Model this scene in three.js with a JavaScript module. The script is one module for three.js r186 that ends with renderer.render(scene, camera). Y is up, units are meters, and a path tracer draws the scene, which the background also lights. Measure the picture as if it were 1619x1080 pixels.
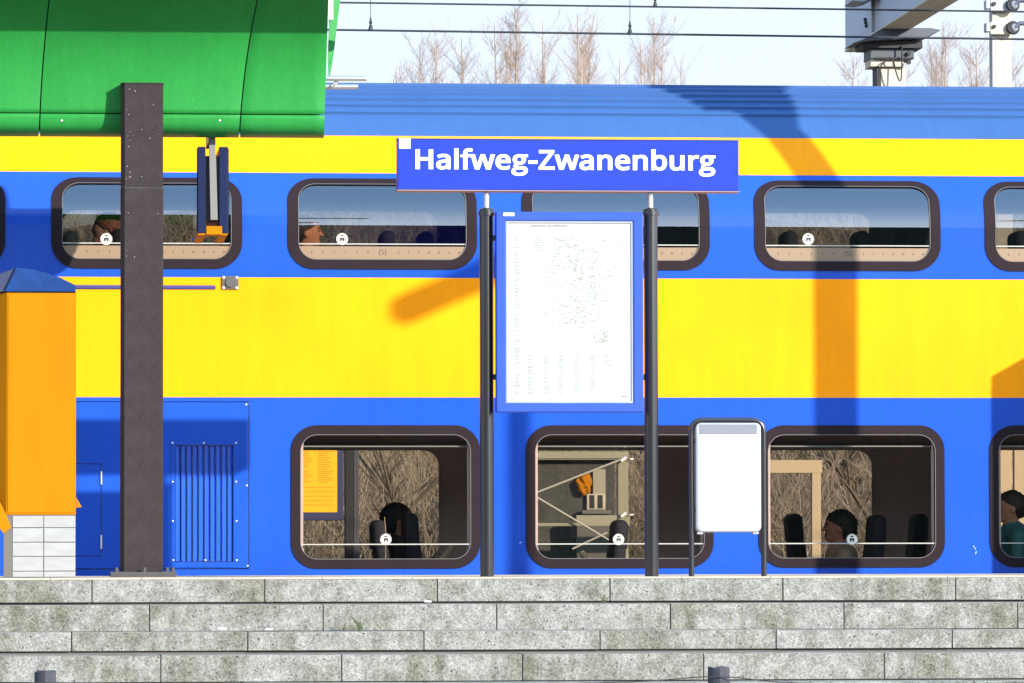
import * as THREE from 'three';
import { RoundedBoxGeometry } from 'three/addons/geometries/RoundedBoxGeometry.js';
import { mergeGeometries } from 'three/addons/utils/BufferGeometryUtils.js';
import { TextGeometry } from 'three/addons/geometries/TextGeometry.js';
import { FontLoader } from 'three/addons/loaders/FontLoader.js';

// ------------------------------------------------------------------ camera, sky, sun, exposure
const PW = 1619, PH = 1080, F = 7900, EYE = 0.2, CZ = 37.6;      // photograph size, focal length in its pixels, eye height above the platform, distance to the train side
const scene = new THREE.Scene();
const camera = new THREE.PerspectiveCamera(2 * Math.atan(PH / 2 / F) * 180 / Math.PI, PW / PH, 0.5, 900);
camera.position.set(0, EYE, CZ);
camera.rotation.set(Math.atan(325 / F), -Math.atan(730 / F), -0.0020, 'YXZ');
camera.updateMatrixWorld(true); camera.updateProjectionMatrix();
const renderer = new THREE.WebGLRenderer({ antialias: true });
renderer.toneMapping = THREE.LinearToneMapping;
renderer.toneMappingExposure = 3.8;
renderer.shadowMap.enabled = true;

// a photograph pixel on the upright plane z = Z, and back
const V3 = (x, y, z) => new THREE.Vector3(x, y, z);
function P(px, py, Z) {
  const d = V3(px / PW * 2 - 1, 1 - py / PH * 2, 0.5).unproject(camera).sub(camera.position);
  return camera.position.clone().addScaledVector(d, (Z - camera.position.z) / d.z);
}
const pyOf = (p) => (1 - p.clone().project(camera).y) / 2 * PH;
const X = (px, Z, py = 600) => P(px, py, Z).x, Y = (py, Z, px = 810) => P(px, py, Z).y;

// the name board's lower right corner throws its shadow on the train: that gives the sun
const ZS = 4.1;
const sunDir = P(373, 750, 0).sub(P(1168, 303, ZS)).normalize();   // the way the light travels
const sun = new THREE.DirectionalLight(new THREE.Color().setRGB(1, 0.945, 0.86), 2.7);
sun.position.copy(sunDir).multiplyScalar(-60).add(V3(4, 0, 0));
sun.target.position.set(4, 0, 0);
sun.castShadow = true; sun.shadow.radius = 1;
sun.shadow.mapSize.set(4096, 4096);
Object.assign(sun.shadow.camera, { left: -25, right: 25, top: 25, bottom: -25, near: 1, far: 160 });
scene.add(sun, sun.target);
{
  const w = 512, h = 256, data = new Float32Array(w * h * 4), s = sunDir.clone().negate();
  for (let j = 0; j < h; j++) for (let i = 0; i < w; i++) {
    const el = ((j + 0.5) / h - 0.5) * Math.PI, az = ((i + 0.5) / w - 0.5) * 2 * Math.PI;
    const d = V3(Math.cos(el) * Math.cos(az), Math.sin(el), Math.cos(el) * Math.sin(az));
    const e = Math.max(0, Math.sin(el)), t = Math.pow(1 - e, 2.3), c = d.dot(s);
    const glow = 0.16 + 1.95 * (0.5 + 0.5 * c) + 0.6 * Math.pow(Math.max(0, c), 8);
    const k = (j * w + i) * 4;
    data[k] = (0.11 + 0.375 * t) * glow; data[k + 1] = (0.21 + 0.33 * t) * glow; data[k + 2] = (0.375 + 0.235 * t) * glow; data[k + 3] = 1;
  }
  const sky = new THREE.DataTexture(data, w, h, THREE.RGBAFormat, THREE.FloatType);
  sky.mapping = THREE.EquirectangularReflectionMapping; sky.magFilter = sky.minFilter = THREE.LinearFilter; sky.wrapS = THREE.RepeatWrapping; sky.needsUpdate = true;
  scene.background = sky; scene.environment = sky;
}

// ------------------------------------------------------------------ helpers
let seed = 20240;
const rnd = () => { seed = (seed * 1664525 + 1013904223) >>> 0; return seed / 4294967296; };
const rr = (a, b) => a + (b - a) * rnd();
const lerp = (a, b, t) => a + (b - a) * t;
const names = {};
const numbered = (n) => { const k = names[n] = (names[n] ?? -1) + 1; return k ? `${n}_${String(k).padStart(3, '0')}` : n; };
function tag(o, label, category, group, kind) {
  if (label) o.userData.label = label;
  if (category) o.userData.category = category;
  if (group) o.userData.group = group;
  if (kind) o.userData.kind = kind;
  return o;
}
// a thing: a group at its base; its parts are given in world coordinates
function thing(name, label, category, base, group) {
  const o = new THREE.Group(); o.name = numbered(name); o.position.copy(base); scene.add(o);
  return tag(o, label, category, group);
}
function structure(name, geo, mat, label) {
  const o = geo ? new THREE.Mesh(geo, mat) : new THREE.Group(); o.name = numbered(name); scene.add(o);
  o.castShadow = o.receiveShadow = true;
  return tag(o, label, null, null, 'structure');
}
function part(parent, name, geo, mat, label) {
  const m = geo ? new THREE.Mesh(geo, mat) : new THREE.Group();
  m.name = name; m.castShadow = m.receiveShadow = true;
  if (parent.parent === scene) m.position.copy(parent.position).negate();
  parent.add(m);
  if (label) m.userData.label = label;
  return m;
}
const merge = (list) => mergeGeometries(list.map((g) => {
  g = g.index ? g.toNonIndexed() : g;
  for (const k of Object.keys(g.attributes)) if (!['position', 'normal', 'uv'].includes(k)) g.deleteAttribute(k);
  if (!g.attributes.uv) g.setAttribute('uv', new THREE.BufferAttribute(new Float32Array(g.attributes.position.count * 2), 2));
  return g;
}));
const std = (r, g, b, rough = 0.6, extra = {}) => new THREE.MeshPhysicalMaterial({ color: new THREE.Color().setRGB(r, g, b), roughness: rough, side: THREE.DoubleSide, ...extra });
function box(x0, x1, y0, y1, z0, z1, r = 0.006, seg = 1) {
  const w = x1 - x0, h = y1 - y0, d = z1 - z0;
  const g = r > 0 ? new RoundedBoxGeometry(w, h, d, seg, Math.min(r, w * 0.45, h * 0.45, d * 0.45)) : new THREE.BoxGeometry(w, h, d);
  return g.translate((x0 + x1) / 2, (y0 + y1) / 2, (z0 + z1) / 2);
}
// straight bar between two points
function rod(a, b, r0, r1 = r0, seg = 10, open = false) {
  const d = b.clone().sub(a), g = new THREE.CylinderGeometry(r1, r0, d.length(), seg, 1, open);
  g.applyQuaternion(new THREE.Quaternion().setFromUnitVectors(V3(0, 1, 0), d.clone().normalize()));
  return g.translate((a.x + b.x) / 2, (a.y + b.y) / 2, (a.z + b.z) / 2);
}
function tube(pts, r, seg = 8, n = 32, tension = 0.5) { return new THREE.TubeGeometry(new THREE.CatmullRomCurve3(pts, false, 'catmullrom', tension), n, r, seg); }
// an outline in x and y, pushed from z0 to z1
function prism(pts, z0, z1, bevel = 0, holes = []) {
  const s = new THREE.Shape(pts.map((p) => new THREE.Vector2(p[0], p[1])));
  for (const h of holes) s.holes.push(new THREE.Path(h.map((p) => new THREE.Vector2(p[0], p[1]))));
  return new THREE.ExtrudeGeometry(s, { depth: z1 - z0 - 2 * bevel, bevelEnabled: bevel > 0, bevelThickness: bevel, bevelSize: bevel, bevelOffset: -bevel, bevelSegments: 2, curveSegments: 8 }).translate(0, 0, z0 + bevel);
}
function roundRect(x0, x1, y0, y1, r, n = 6) {
  const out = [];
  for (const [cx, cy, a] of [[x1 - r, y1 - r, 0], [x0 + r, y1 - r, 90], [x0 + r, y0 + r, 180], [x1 - r, y0 + r, 270]])
    for (let k = 0; k <= n; k++) { const t = (a + 90 * k / n) * Math.PI / 180; out.push([cx + r * Math.cos(t), cy + r * Math.sin(t)]); }
  return out;
}
const rectPts = (x0, x1, y0, y1) => [[x0, y0], [x1, y0], [x1, y1], [x0, y1]];

// tiling value noise and the textures made of it
function noiser(sd) {
  const tab = new Float32Array(65536); let s = sd >>> 0;
  for (let i = 0; i < 65536; i++) { s = (s * 1664525 + 1013904223) >>> 0; tab[i] = s / 4294967296; }
  return (x, y, px, py) => {
    const xi = Math.floor(x), yi = Math.floor(y); let fx = x - xi, fy = y - yi; fx = fx * fx * (3 - 2 * fx); fy = fy * fy * (3 - 2 * fy);
    const w = (a, b) => tab[((((a % px) + px) % px) * 57 + (((b % py) + py) % py) * 131 * 7) & 65535];
    return lerp(lerp(w(xi, yi), w(xi + 1, yi), fx), lerp(w(xi, yi + 1), w(xi + 1, yi + 1), fx), fy);
  };
}
function makeTex(w, h, fn, srgb = true) {
  const d = new Uint8Array(w * h * 4);
  for (let j = 0; j < h; j++) for (let i = 0; i < w; i++) { const c = fn(i / w, j / h, i, j), k = (j * w + i) * 4; for (let q = 0; q < 3; q++) d[k + q] = Math.max(0, Math.min(255, c[q] * 255)); d[k + 3] = 255; }
  const t = new THREE.DataTexture(d, w, h); t.wrapS = t.wrapT = THREE.RepeatWrapping; t.magFilter = t.minFilter = THREE.LinearFilter;
  if (srgb) t.colorSpace = THREE.SRGBColorSpace; t.needsUpdate = true; return t;
}
const tile = (t, sx, sy) => { const c = t.clone(); c.repeat.set(sx, sy); c.needsUpdate = true; return c; };
const N1 = noiser(7), N2 = noiser(991), N3 = noiser(5531);
const fbm = (N, u, v, fu, fv, o = 4) => { let s = 0, a = 0.5, t = 0; for (let k = 0; k < o; k++) { s += a * N(u * fu, v * fv, fu, fv); t += a; a *= 0.5; fu *= 2; fv *= 2; } return s / t; };
// concrete, 4 m x 2 m: pale cement, olive growth in patches and drips, dark pores
const pits = new Float32Array(2048 * 1024);
for (let k = 0; k < 11000; k++) {
  const cx = rnd() * 2048, cy = rnd() * 1024, r = 0.7 + 2.6 * Math.pow(rnd(), 4), q = r * rr(0.7, 1.3), dark = rr(0.25, 0.95);
  for (let j = -5; j <= 5; j++) for (let i = -5; i <= 5; i++) { const e = (i / r) ** 2 + (j / q) ** 2; if (e < 1) { const at = (((cy + j) & 1023) * 2048) + ((cx + i) & 2047); pits[at] = Math.max(pits[at], dark * (1 - e * 0.4)); } }
}
const concreteTex = makeTex(2048, 1024, (u, v, i, j) => {
  const big = fbm(N1, u, v, 14, 9, 4), drip = fbm(N2, u, v, 90, 8, 3), fine = N3(u * 512, v * 256, 512, 256), mid = fbm(N3, u, v, 60, 40, 3);
  const g = Math.max(0, Math.min(1, (big * 0.62 + drip * 0.38 - 0.43) * 2.6)), p = pits[j * 2048 + i];
  const b = 0.86 + 0.30 * (fine - 0.5) + 0.24 * (mid - 0.5);
  const m = 1 - 0.72 * p;
  return [(b - 0.255 * g) * m, (b * 0.99 - 0.25 * g) * m, (b * 0.955 - 0.315 * g) * m];
});
const concreteBump = makeTex(1024, 512, (u, v, i, j) => { const p = pits[j * 2 * 2048 + i * 2], b = 0.7 + 0.35 * (N3(u * 300, v * 150, 300, 150) - 0.5) - 0.6 * p; return [b, b, b]; }, false);
const grainTex = makeTex(512, 512, (u, v) => { const b = 0.93 + 0.10 * (fbm(N1, u, v, 6, 6, 5) - 0.5) + 0.05 * (N3(u * 256, v * 256, 256, 256) - 0.5); return [b, b, b]; });
const grimeTex = makeTex(1024, 512, (u, v) => {      // paint: hardly seen mottling, faint wash streaks
  const b = 0.955 + 0.05 * (fbm(N2, u, v, 5, 3, 5) - 0.5) + 0.045 * (fbm(N1, u, v, 70, 3, 3) - 0.5) + 0.03 * (N3(u * 340, v * 170, 340, 170) - 0.5); return [b, b, b]; });
const gritTex = makeTex(512, 512, (u, v) => { const b = 0.80 + 0.5 * (N3(u * 200, v * 200, 200, 200) - 0.5) * 0.8 + 0.2 * (fbm(N1, u, v, 8, 8, 4) - 0.5); return [b, b, b]; });
const greenTex = makeTex(1024, 1024, (u, v) => { const b = 0.93 + 0.12 * (N3(u * 330, v * 330, 330, 330) - 0.5) + 0.10 * (fbm(N1, u, v, 7, 5, 4) - 0.5) + 0.05 * (fbm(N2, u, v, 60, 4, 3) - 0.5); return [b, b, b]; });
const orangePeel = makeTex(256, 256, (u, v) => { const b = fbm(N2, u, v, 40, 40, 2); return [b, b, b]; }, false);

const paint = (r, g, b, rough, spec) => std(r, g, b, rough, { map: tile(grimeTex, 1 / 4, 1 / 2), specularIntensity: spec });
const M = {
  yellow: paint(0.97, 0.298, 0.002, 0.5, 0.15),
  blue: paint(0.012, 0.066, 0.38, 0.2, 0.55),
  roof: std(0.033, 0.088, 0.225, 0.6, { specularIntensity: 0.4, map: tile(grimeTex, 1 / 2, 1 / 2) }),
  rubber: std(0.014, 0.0065, 0.0085, 0.75, { specularIntensity: 0.35, map: tile(grainTex, 2, 2) }),
  seal: std(0.11, 0.10, 0.09, 0.5),
  dark: std(0.012, 0.011, 0.012, 0.7),
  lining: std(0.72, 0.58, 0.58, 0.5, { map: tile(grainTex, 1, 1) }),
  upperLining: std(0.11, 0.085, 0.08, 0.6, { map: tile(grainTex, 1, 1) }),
  ceiling: std(0.60, 0.52, 0.40, 0.6),
  carpet: std(0.03, 0.03, 0.045, 0.95),
  seat: std(0.016, 0.017, 0.03, 0.85, { map: tile(grainTex, 6, 6) }),
  beige: std(0.44, 0.33, 0.20, 0.55),
  whiteMark: std(0.30, 0.285, 0.24, 0.5),
  glassUp: new THREE.MeshPhysicalMaterial({ color: new THREE.Color().setRGB(0.50, 0.47, 0.42), transmission: 1, thickness: 0, roughness: 0.0, ior: 2.2, side: THREE.DoubleSide }),
  glassLow: new THREE.MeshPhysicalMaterial({ color: new THREE.Color().setRGB(0.74, 0.69, 0.62), transmission: 1, thickness: 0, roughness: 0.0, ior: 1.5, side: THREE.DoubleSide }),
  concrete: std(0.262, 0.258, 0.250, 0.9, { map: tile(concreteTex, 1 / 4, 1 / 2), bumpMap: tile(concreteBump, 1 / 4, 1 / 2), bumpScale: 0.004 }),
  paving: std(0.66, 0.56, 0.41, 1, { specularIntensity: 0.1, map: tile(gritTex, 1, 1) }),
  postPaint: std(0.039, 0.0275, 0.0285, 0.7, { specularIntensity: 0.35, map: tile(gritTex, 3, 3), bumpMap: tile(orangePeel, 6, 6), bumpScale: 0.0008 }),
  black: std(0.012, 0.011, 0.012, 0.28, { clearcoat: 0.5, clearcoatRoughness: 0.2, map: tile(gritTex, 4, 4) }),
  steel: std(0.55, 0.53, 0.50, 0.32, { metalness: 0.85 }),
  galv: std(0.30, 0.31, 0.32, 0.5, { metalness: 0.3, map: tile(grainTex, 2, 2) }),
  cream: std(0.52, 0.44, 0.33, 0.6, { map: tile(grainTex, 2, 2) }),
  green: std(0.018, 0.215, 0.037, 0.5, { specularIntensity: 0.35, map: tile(greenTex, 1 / 1.6, 1 / 1.6) }),
  signBlue: std(0.009, 0.029, 0.29, 0.4, { specularIntensity: 0.4, map: tile(grimeTex, 1, 1) }),
  frameBlue: std(0.022, 0.062, 0.32, 0.45, { specularIntensity: 0.4, map: tile(grimeTex, 1, 1) }),
  white: std(0.80, 0.80, 0.80, 0.4),
  boxYellow: std(0.40, 0.138, 0.001, 0.55, { specularIntensity: 0.1, map: tile(grimeTex, 1, 1) }),
  brick: std(0.30, 0.295, 0.28, 0.6, { map: tile(grainTex, 2, 6), specularIntensity: 0.3 }),
  brickRed: std(0.12, 0.065, 0.055, 0.7, { map: tile(concreteTex, 1 / 2, 1) }),
  mortar: std(0.10, 0.09, 0.08, 0.95),
};

// ------------------------------------------------------------------ ground
const GROUND = -1.05;
{
  const g = new THREE.PlaneGeometry(900, 900, 1, 1).rotateX(-Math.PI / 2).translate(0, GROUND, 0);
  const uv = g.attributes.uv; for (let i = 0; i < uv.count; i++) uv.setXY(i, uv.getX(i) * 450, uv.getY(i) * 450);
  structure('ground', g, std(0.41, 0.36, 0.28, 1, { map: gritTex }));
  // grassy bank beyond the tracks, and the dike behind the photographer that the lower panes mirror
  const bank = (name, z0, z1, h, dir, col) => {
    const pts = [], n = 26, m = 120, idx = [], uvs = [];
    for (let i = 0; i <= m; i++) for (let j = 0; j <= n; j++) {
      const t = j / n, x = lerp(-90, 110, i / m), e = t * t * (3 - 2 * t);
      pts.push(x, GROUND - 0.02 + h * e * (0.9 + 0.1 * Math.sin(x * 0.31) * Math.sin(x * 0.13 + 1)) + (j ? 0.10 * (N2(x * 1.3 + 500, t * 12, 999, 99) - 0.5) : 0), lerp(z0, z1, t)); uvs.push(x / 2, t * 4);
      if (i < m && j < n) { const a = i * (n + 1) + j, b = a + n + 1; idx.push(a, b, a + 1, b, b + 1, a + 1); }
    }
    const g2 = new THREE.BufferGeometry(); g2.setAttribute('position', new THREE.Float32BufferAttribute(pts, 3)); g2.setAttribute('uv', new THREE.Float32BufferAttribute(uvs, 2)); g2.setIndex(idx); g2.computeVertexNormals();
    structure(name, g2, col);
  };
  bank('embankment', -15, -24, 5.7, 1, std(0.10, 0.082, 0.055, 1, { map: gritTex }));
  bank('dike', 50, 74, 13, -1, std(0.035, 0.042, 0.020, 1, { map: gritTex }));
}

// ------------------------------------------------------------------ platform: paving and the concrete steps in front of it
const ZP = 4.42;                                     // front face of the top course
{
  const plat = structure('platform', null, null);
  const slab = part(plat, 'paving', box(-9, 19, -0.92, -0.008, 0.16, ZP - 0.46, 0), M.paving);
  slab.userData.kind = 'structure';
  for (let k = 0; k < 46; k++) part(plat, 'coping_tile', box(-9 + k * 0.6 + 0.002, -9 + (k + 1) * 0.6 - 0.002, -0.0105, rr(-0.0005, 0.0012), ZP - 0.475, ZP - 0.003 + rr(-0.002, 0.001), 0.002), M.paving);
  const courses = [                                  // y of top and bottom edge, joints (photograph pixels), step of the face
    [915.5, 951, 145, 273.2, 0], [955, 996.6, 236, 274.6, 0.30], [997.6, 1027.5, 113, 278.5, 0.56], [1034, 1076.5, -32, 286, 0.90], [1079.5, 1124, 97, 288.5, 1.2], [1128, 1172, 20, 290, 1.5]];
  let n = 0;
  for (const [top, bot, x0, pitch, dz] of courses) {
    const z = ZP + dz, yt = dz ? Y(top, z) : -0.0115, yb = Y(bot, z);
    for (let k = -8; k < 14; k++) {
      const xa = X(x0 + pitch * k, z, 980), xb = X(x0 + pitch * (k + 1), z, 980);
      const dy = rr(-0.0025, 0.0025), g = box(xa + 0.0024, xb - 0.0024, yb, yt + (dz ? dy : 0), z - 0.46, z + rr(-0.005, 0.005), 0.006, 2);
      const pos = g.attributes.position, nor = g.attributes.normal, uv = g.attributes.uv, ou = rnd() * 4, ov = rnd() * 2;
      for (let i = 0; i < pos.count; i++) uv.setXY(i, pos.getX(i) + ou + (Math.abs(nor.getX(i)) > 0.7 ? pos.getZ(i) : 0), (Math.abs(nor.getY(i)) > 0.7 ? pos.getZ(i) : pos.getY(i)) + ov);
      part(plat, 'concrete_block', g, M.concrete); n++;
    }
    part(plat, 'joint_bed', box(-8.6, 18.6, yb - 0.05, Math.min(yt, -0.03) - 0.02, z - 0.47, z - 0.030, 0), M.mortar);
  }
  // tufts that grow in the joints
  const blade = (a, len, lean, ang) => { const b = a.clone().add(V3(Math.cos(ang) * lean * len, len, Math.sin(ang) * lean * len * 0.6 + 0.01)), m = a.clone().lerp(b, 0.5).add(V3(0, len * 0.16, 0)); return tube([a, m, b], 0.0022, 3, 6); };
  const spots = [[570, 994, 0.56, 15, 0.095, 'green grass tuft growing on the second step'], [955, 949, 0.30, 9, 0.055, 'dry tuft growing on the top step below the right sign pole'], [892, 995, 0.56, 6, 0.045, 'small weed growing on a step under the map board'], [918, 995, 0.56, 5, 0.035, 'tiny weed sprout on a step under the map board']];
  for (const [px, py, dz, cnt, h, label] of spots) {
    const z = ZP + dz - 0.12, p = P(px, py + 1, z), gs = [];
    for (let k = 0; k < cnt; k++) gs.push(blade(p.clone().add(V3(rr(-0.02, 0.02), -0.012, rr(-0.01, 0.01))), h * rr(0.5, 1.1), rr(0.1, 0.9), rr(0, 6.28)));
    const o = new THREE.Mesh(merge(gs), std(0.06, 0.085, 0.025, 0.8)); o.name = numbered('grass_tuft'); scene.add(o); tag(o, label, 'grass tuft');
  }
}
// crumbs and litter on the treads
{
  const bits = [[352, 994, 0.56, 'white scrap of paper on the second step'], [425, 995, 0.56, 'small white flake on the second step'], [676, 951, 0.30, 'white flake lying on the top step']];
  for (const [px, py, dz, label] of bits) {
    const z = ZP + dz - 0.05, p = P(px, py, z);
    const g = prism([[-0.022, 0], [-0.008, 0.012], [0.012, 0.007], [0.026, 0.002], [0.016, -0.004]], -0.004, 0.004, 0.001).rotateX(-0.9).translate(p.x, p.y - 0.002, p.z);
    const o = new THREE.Mesh(g, M.white); o.name = numbered('litter'); scene.add(o); tag(o, label, 'litter');
  }
}

// ------------------------------------------------------------------ the train
const TX0 = -8.6, TX1 = 17.4, TW = 2.86;             // its ends along the track, and its width
const prof = [];                                     // [depth behind the side face, height], from skirt to crown
{
  prof.push([0, -0.62]);
  const yc = Y(357, 0); prof.push([0, yc]);
  let y = yc, d = 0; const tilt = [[357, 4.5], [347, 8], [335, 15], [322, 22], [290, 29], [270, 33], [216, 40]];
  let py = 357; const ang = (q) => { for (let i = 0; i + 1 < tilt.length; i++) if (q <= tilt[i][0] && q >= tilt[i + 1][0]) return lerp(tilt[i][1], tilt[i + 1][1], (tilt[i][0] - q) / (tilt[i][0] - tilt[i + 1][0])); return 40; };
  while (py > 216) { y += 0.008; d += 0.008 * Math.tan(ang(py) * Math.PI / 180); prof.push([d, y]); py = pyOf(V3(X(810, 0), y, -d)); }
  const d0 = d, y0 = y, len = TW / 2 - d0, s = 0.93;
  for (let k = 1; k <= 40; k++) { const t = k / 40 * len; prof.push([d0 + t, y0 + s * t - s / (2 * len) * t * t]); }
}
const arc = [0]; for (let i = 1; i < prof.length; i++) arc.push(arc[i - 1] + Math.hypot(prof[i][0] - prof[i - 1][0], prof[i][1] - prof[i - 1][1]));
const S_END = arc[arc.length - 1], S_CREASE = arc[1];
function at(s) {                                     // point and outward normal on the profile
  let i = 1; while (i < arc.length - 1 && arc[i] < s) i++;
  const t = (s - arc[i - 1]) / (arc[i] - arc[i - 1]), a = prof[i - 1], b = prof[i], L = arc[i] - arc[i - 1];
  let ny = (b[0] - a[0]) / L, nz = (b[1] - a[1]) / L;
  if (i > 1 && i < arc.length - 1) {                 // smooth between facets above the crease
    const c = prof[i + 1], L2 = arc[i + 1] - arc[i], p = i > 2 ? prof[i - 2] : null, L0 = p ? arc[i - 1] - arc[i - 2] : 1;
    const n1 = [(c[0] - b[0]) / L2, (c[1] - b[1]) / L2], n0 = p ? [(a[0] - p[0]) / L0, (a[1] - p[1]) / L0] : [ny, nz];
    const w = t; ny = w < 0.5 ? lerp(n0[0], ny, 0.5 + w) : lerp(ny, n1[0], w - 0.5); nz = w < 0.5 ? lerp(n0[1], nz, 0.5 + w) : lerp(nz, n1[1], w - 0.5);
    const q = Math.hypot(ny, nz); ny /= q; nz /= q;
  }
  return { y: lerp(a[1], b[1], t), d: lerp(a[0], b[0], t), ny, nz };
}
const pyAt = (s) => { const q = at(s); return pyOf(V3(X(810, 0), q.y, -q.d)); };
const sOf = (py) => { let a = 0, b = S_END; for (let k = 0; k < 40; k++) { const m = (a + b) / 2; if (pyAt(m) > py) a = m; else b = m; } return (a + b) / 2; };
const NEAR = { z: 0, sg: 1 }, FAR = { z: -TW, sg: -1 };
// a sheet on the side: for each height s a list of spans along x
function sheet(rows, spans, side = NEAR, off = 0) {
  const pos = [], nor = [], uv = [];
  rows = [...new Set(rows.map((r) => Math.round(r * 1e5) / 1e5))].sort((a, b) => a - b);
  const E = 2e-5;
  for (let i = 0; i + 1 < rows.length; i++) {
    const a = rows[i] + E, b = rows[i + 1] - E; if (b <= a) continue;
    const A = spans(a), B = spans(b), pa = at(a), pb = at(b);
    for (let k = 0; k < Math.min(A.length, B.length); k++) {
      const c = (x, p, s) => { pos.push(x, p.y + p.ny * off, side.z + side.sg * (-p.d + p.nz * off)); nor.push(0, p.ny, side.sg * p.nz); uv.push(x, s); };
      const q = () => { c(A[k][0], pa, a); c(A[k][1], pa, a); c(B[k][1], pb, b); c(A[k][0], pa, a); c(B[k][1], pb, b); c(B[k][0], pb, b); };
      const q2 = () => { c(A[k][0], pa, a); c(B[k][1], pb, b); c(A[k][1], pa, a); c(A[k][0], pa, a); c(B[k][0], pb, b); c(B[k][1], pb, b); };
      side.sg > 0 ? q() : q2();
    }
  }
  const g = new THREE.BufferGeometry();
  g.setAttribute('position', new THREE.Float32BufferAttribute(pos, 3)); g.setAttribute('normal', new THREE.Float32BufferAttribute(nor, 3)); g.setAttribute('uv', new THREE.Float32BufferAttribute(uv, 2));
  return g;
}
const spanOf = (w, s) => {                           // a rounded window at height s
  if (s <= w.s0 || s >= w.s1) return null;
  const d = Math.min(s - w.s0, w.s1 - s), i = d < w.r ? w.r - Math.sqrt(Math.max(0, w.r * w.r - (w.r - d) ** 2)) : 0;
  return [w.x0 + i, w.x1 - i];
};
const rowsOf = (w) => { const o = [w.s0, w.s1]; for (let k = 0; k <= 9; k++) { const d = w.r * (1 - Math.cos(k / 9 * Math.PI / 2)); o.push(w.s0 + d, w.s1 - d); } return o; };
const shrink = (w, l, b, t, r) => ({ x0: w.x0 + l, x1: w.x1 - l, s0: w.s0 + b, s1: w.s1 - t, r });
const curveRows = (a, b) => { const o = [a, b]; if (a < S_CREASE && b > S_CREASE) o.push(S_CREASE); for (const q of arc) if (q > a && q < b) o.push(q); return o; };

// window openings
const pitchX = (X(1195, 0, 355) - X(457, 0, 355)) / 2, upW = X(752, 0, 355) - X(457, 0, 355), lowW = X(757, 0, 785) - X(462, 0, 785);
const upper = [], lower = [];
for (let k = -5; k <= 8; k++) {
  const x = X(457, 0, 355) + pitchX * k; upper.push({ x0: x, x1: x + upW, s0: sOf(424.5), s1: sOf(286), r: 0.19, k });
  const xl = X(462, 0, 785) + pitchX * k; if (k >= 0 || k < -2) lower.push({ x0: xl, x1: xl + lowW, s0: sOf(896.5), s1: sOf(674.5), r: 0.185, k });
}
const train = thing('double_deck_train', 'yellow and blue double-deck passenger train standing at the platform', 'train', V3((TX0 + TX1) / 2, -0.84, -TW / 2));
const panelHole = { x0: X(8, 0, 770), x1: X(394, 0, 770), s0: sOf(899), s1: sOf(635), r: 0.012 };
function sideBand(name, a, b, mat, holes, side, off = 0) {
  const hs = holes.filter((h) => h.s1 > a && h.s0 < b).sort((p, q) => p.x0 - q.x0);
  const rows = [...curveRows(a, b), ...hs.flatMap(rowsOf).filter((r) => r > a && r < b)];
  return part(train, name, sheet(rows, (s) => {
    const out = []; let x = TX0;
    for (const h of hs) { const q = spanOf(h, s); if (q) { out.push([x, q[0]]); x = q[1]; } }
    out.push([x, TX1]); return out;
  }, side, off), mat);
}
const bands = [[0, sOf(628.5), M.blue, 'blue_lower_side'], [sOf(628.5), sOf(439.8), M.yellow, 'yellow_middle_side'], [sOf(439.8), S_CREASE, M.blue, 'blue_window_band'], [S_CREASE, sOf(275), M.blue, 'blue_upper_side'], [sOf(275), sOf(216), M.yellow, 'yellow_top_side'], [sOf(216), S_END, M.roof, 'roof']];
for (const side of [NEAR, FAR]) {
  const holes = side === NEAR ? [...upper, ...lower, panelHole] : [...upper, ...lower];
  for (const [a, b, mat, name] of bands) sideBand(name, a, b, mat, holes, side);
  // lining inside, with its own smaller openings
  const inHoles = [...upper.map((w) => shrink(w, 0.075, 0.05, 0.05, 0.12)), ...lower.map((w) => shrink(w, 0.085, 0.03, side === FAR ? 0.125 : 0.02, 0.13))];
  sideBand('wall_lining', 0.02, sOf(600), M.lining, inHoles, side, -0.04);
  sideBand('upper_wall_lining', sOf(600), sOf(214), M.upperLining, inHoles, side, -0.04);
}
// roof ribs
for (const py of [181, 169.5, 159.5, 150.5, 142.5, 136.5]) {
  const s = sOf(py), q = at(s), h = 0.020, pts = [[-0.011, -0.003], [-0.006, h], [0.006, h], [0.011, -0.003]];
  for (const side of [NEAR, FAR]) {
    const g = prism(pts, TX0, TX1).rotateY(Math.PI / 2);       // runs along x
    const cs = Math.atan2(q.ny, q.nz);
    g.rotateX(0); const pos = g.attributes.position, nrm = g.attributes.normal;
    for (let i = 0; i < pos.count; i++) { // profile u across (old x -> -z), v outward (y)
      const u = -pos.getZ(i), v = pos.getY(i), nu = -nrm.getZ(i), nv = nrm.getY(i);
      const ty = q.nz, tz = -q.ny;                              // along the profile, upward
      pos.setXYZ(i, pos.getX(i), q.y + ty * u + q.ny * v, side.z + side.sg * (-q.d + tz * u + q.nz * v));
      nrm.setXYZ(i, nrm.getX(i), ty * nu + q.ny * nv, side.sg * (tz * nu + q.nz * nv));
    }
    part(train, 'roof_rib', g, M.roof);
  }
}
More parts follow.
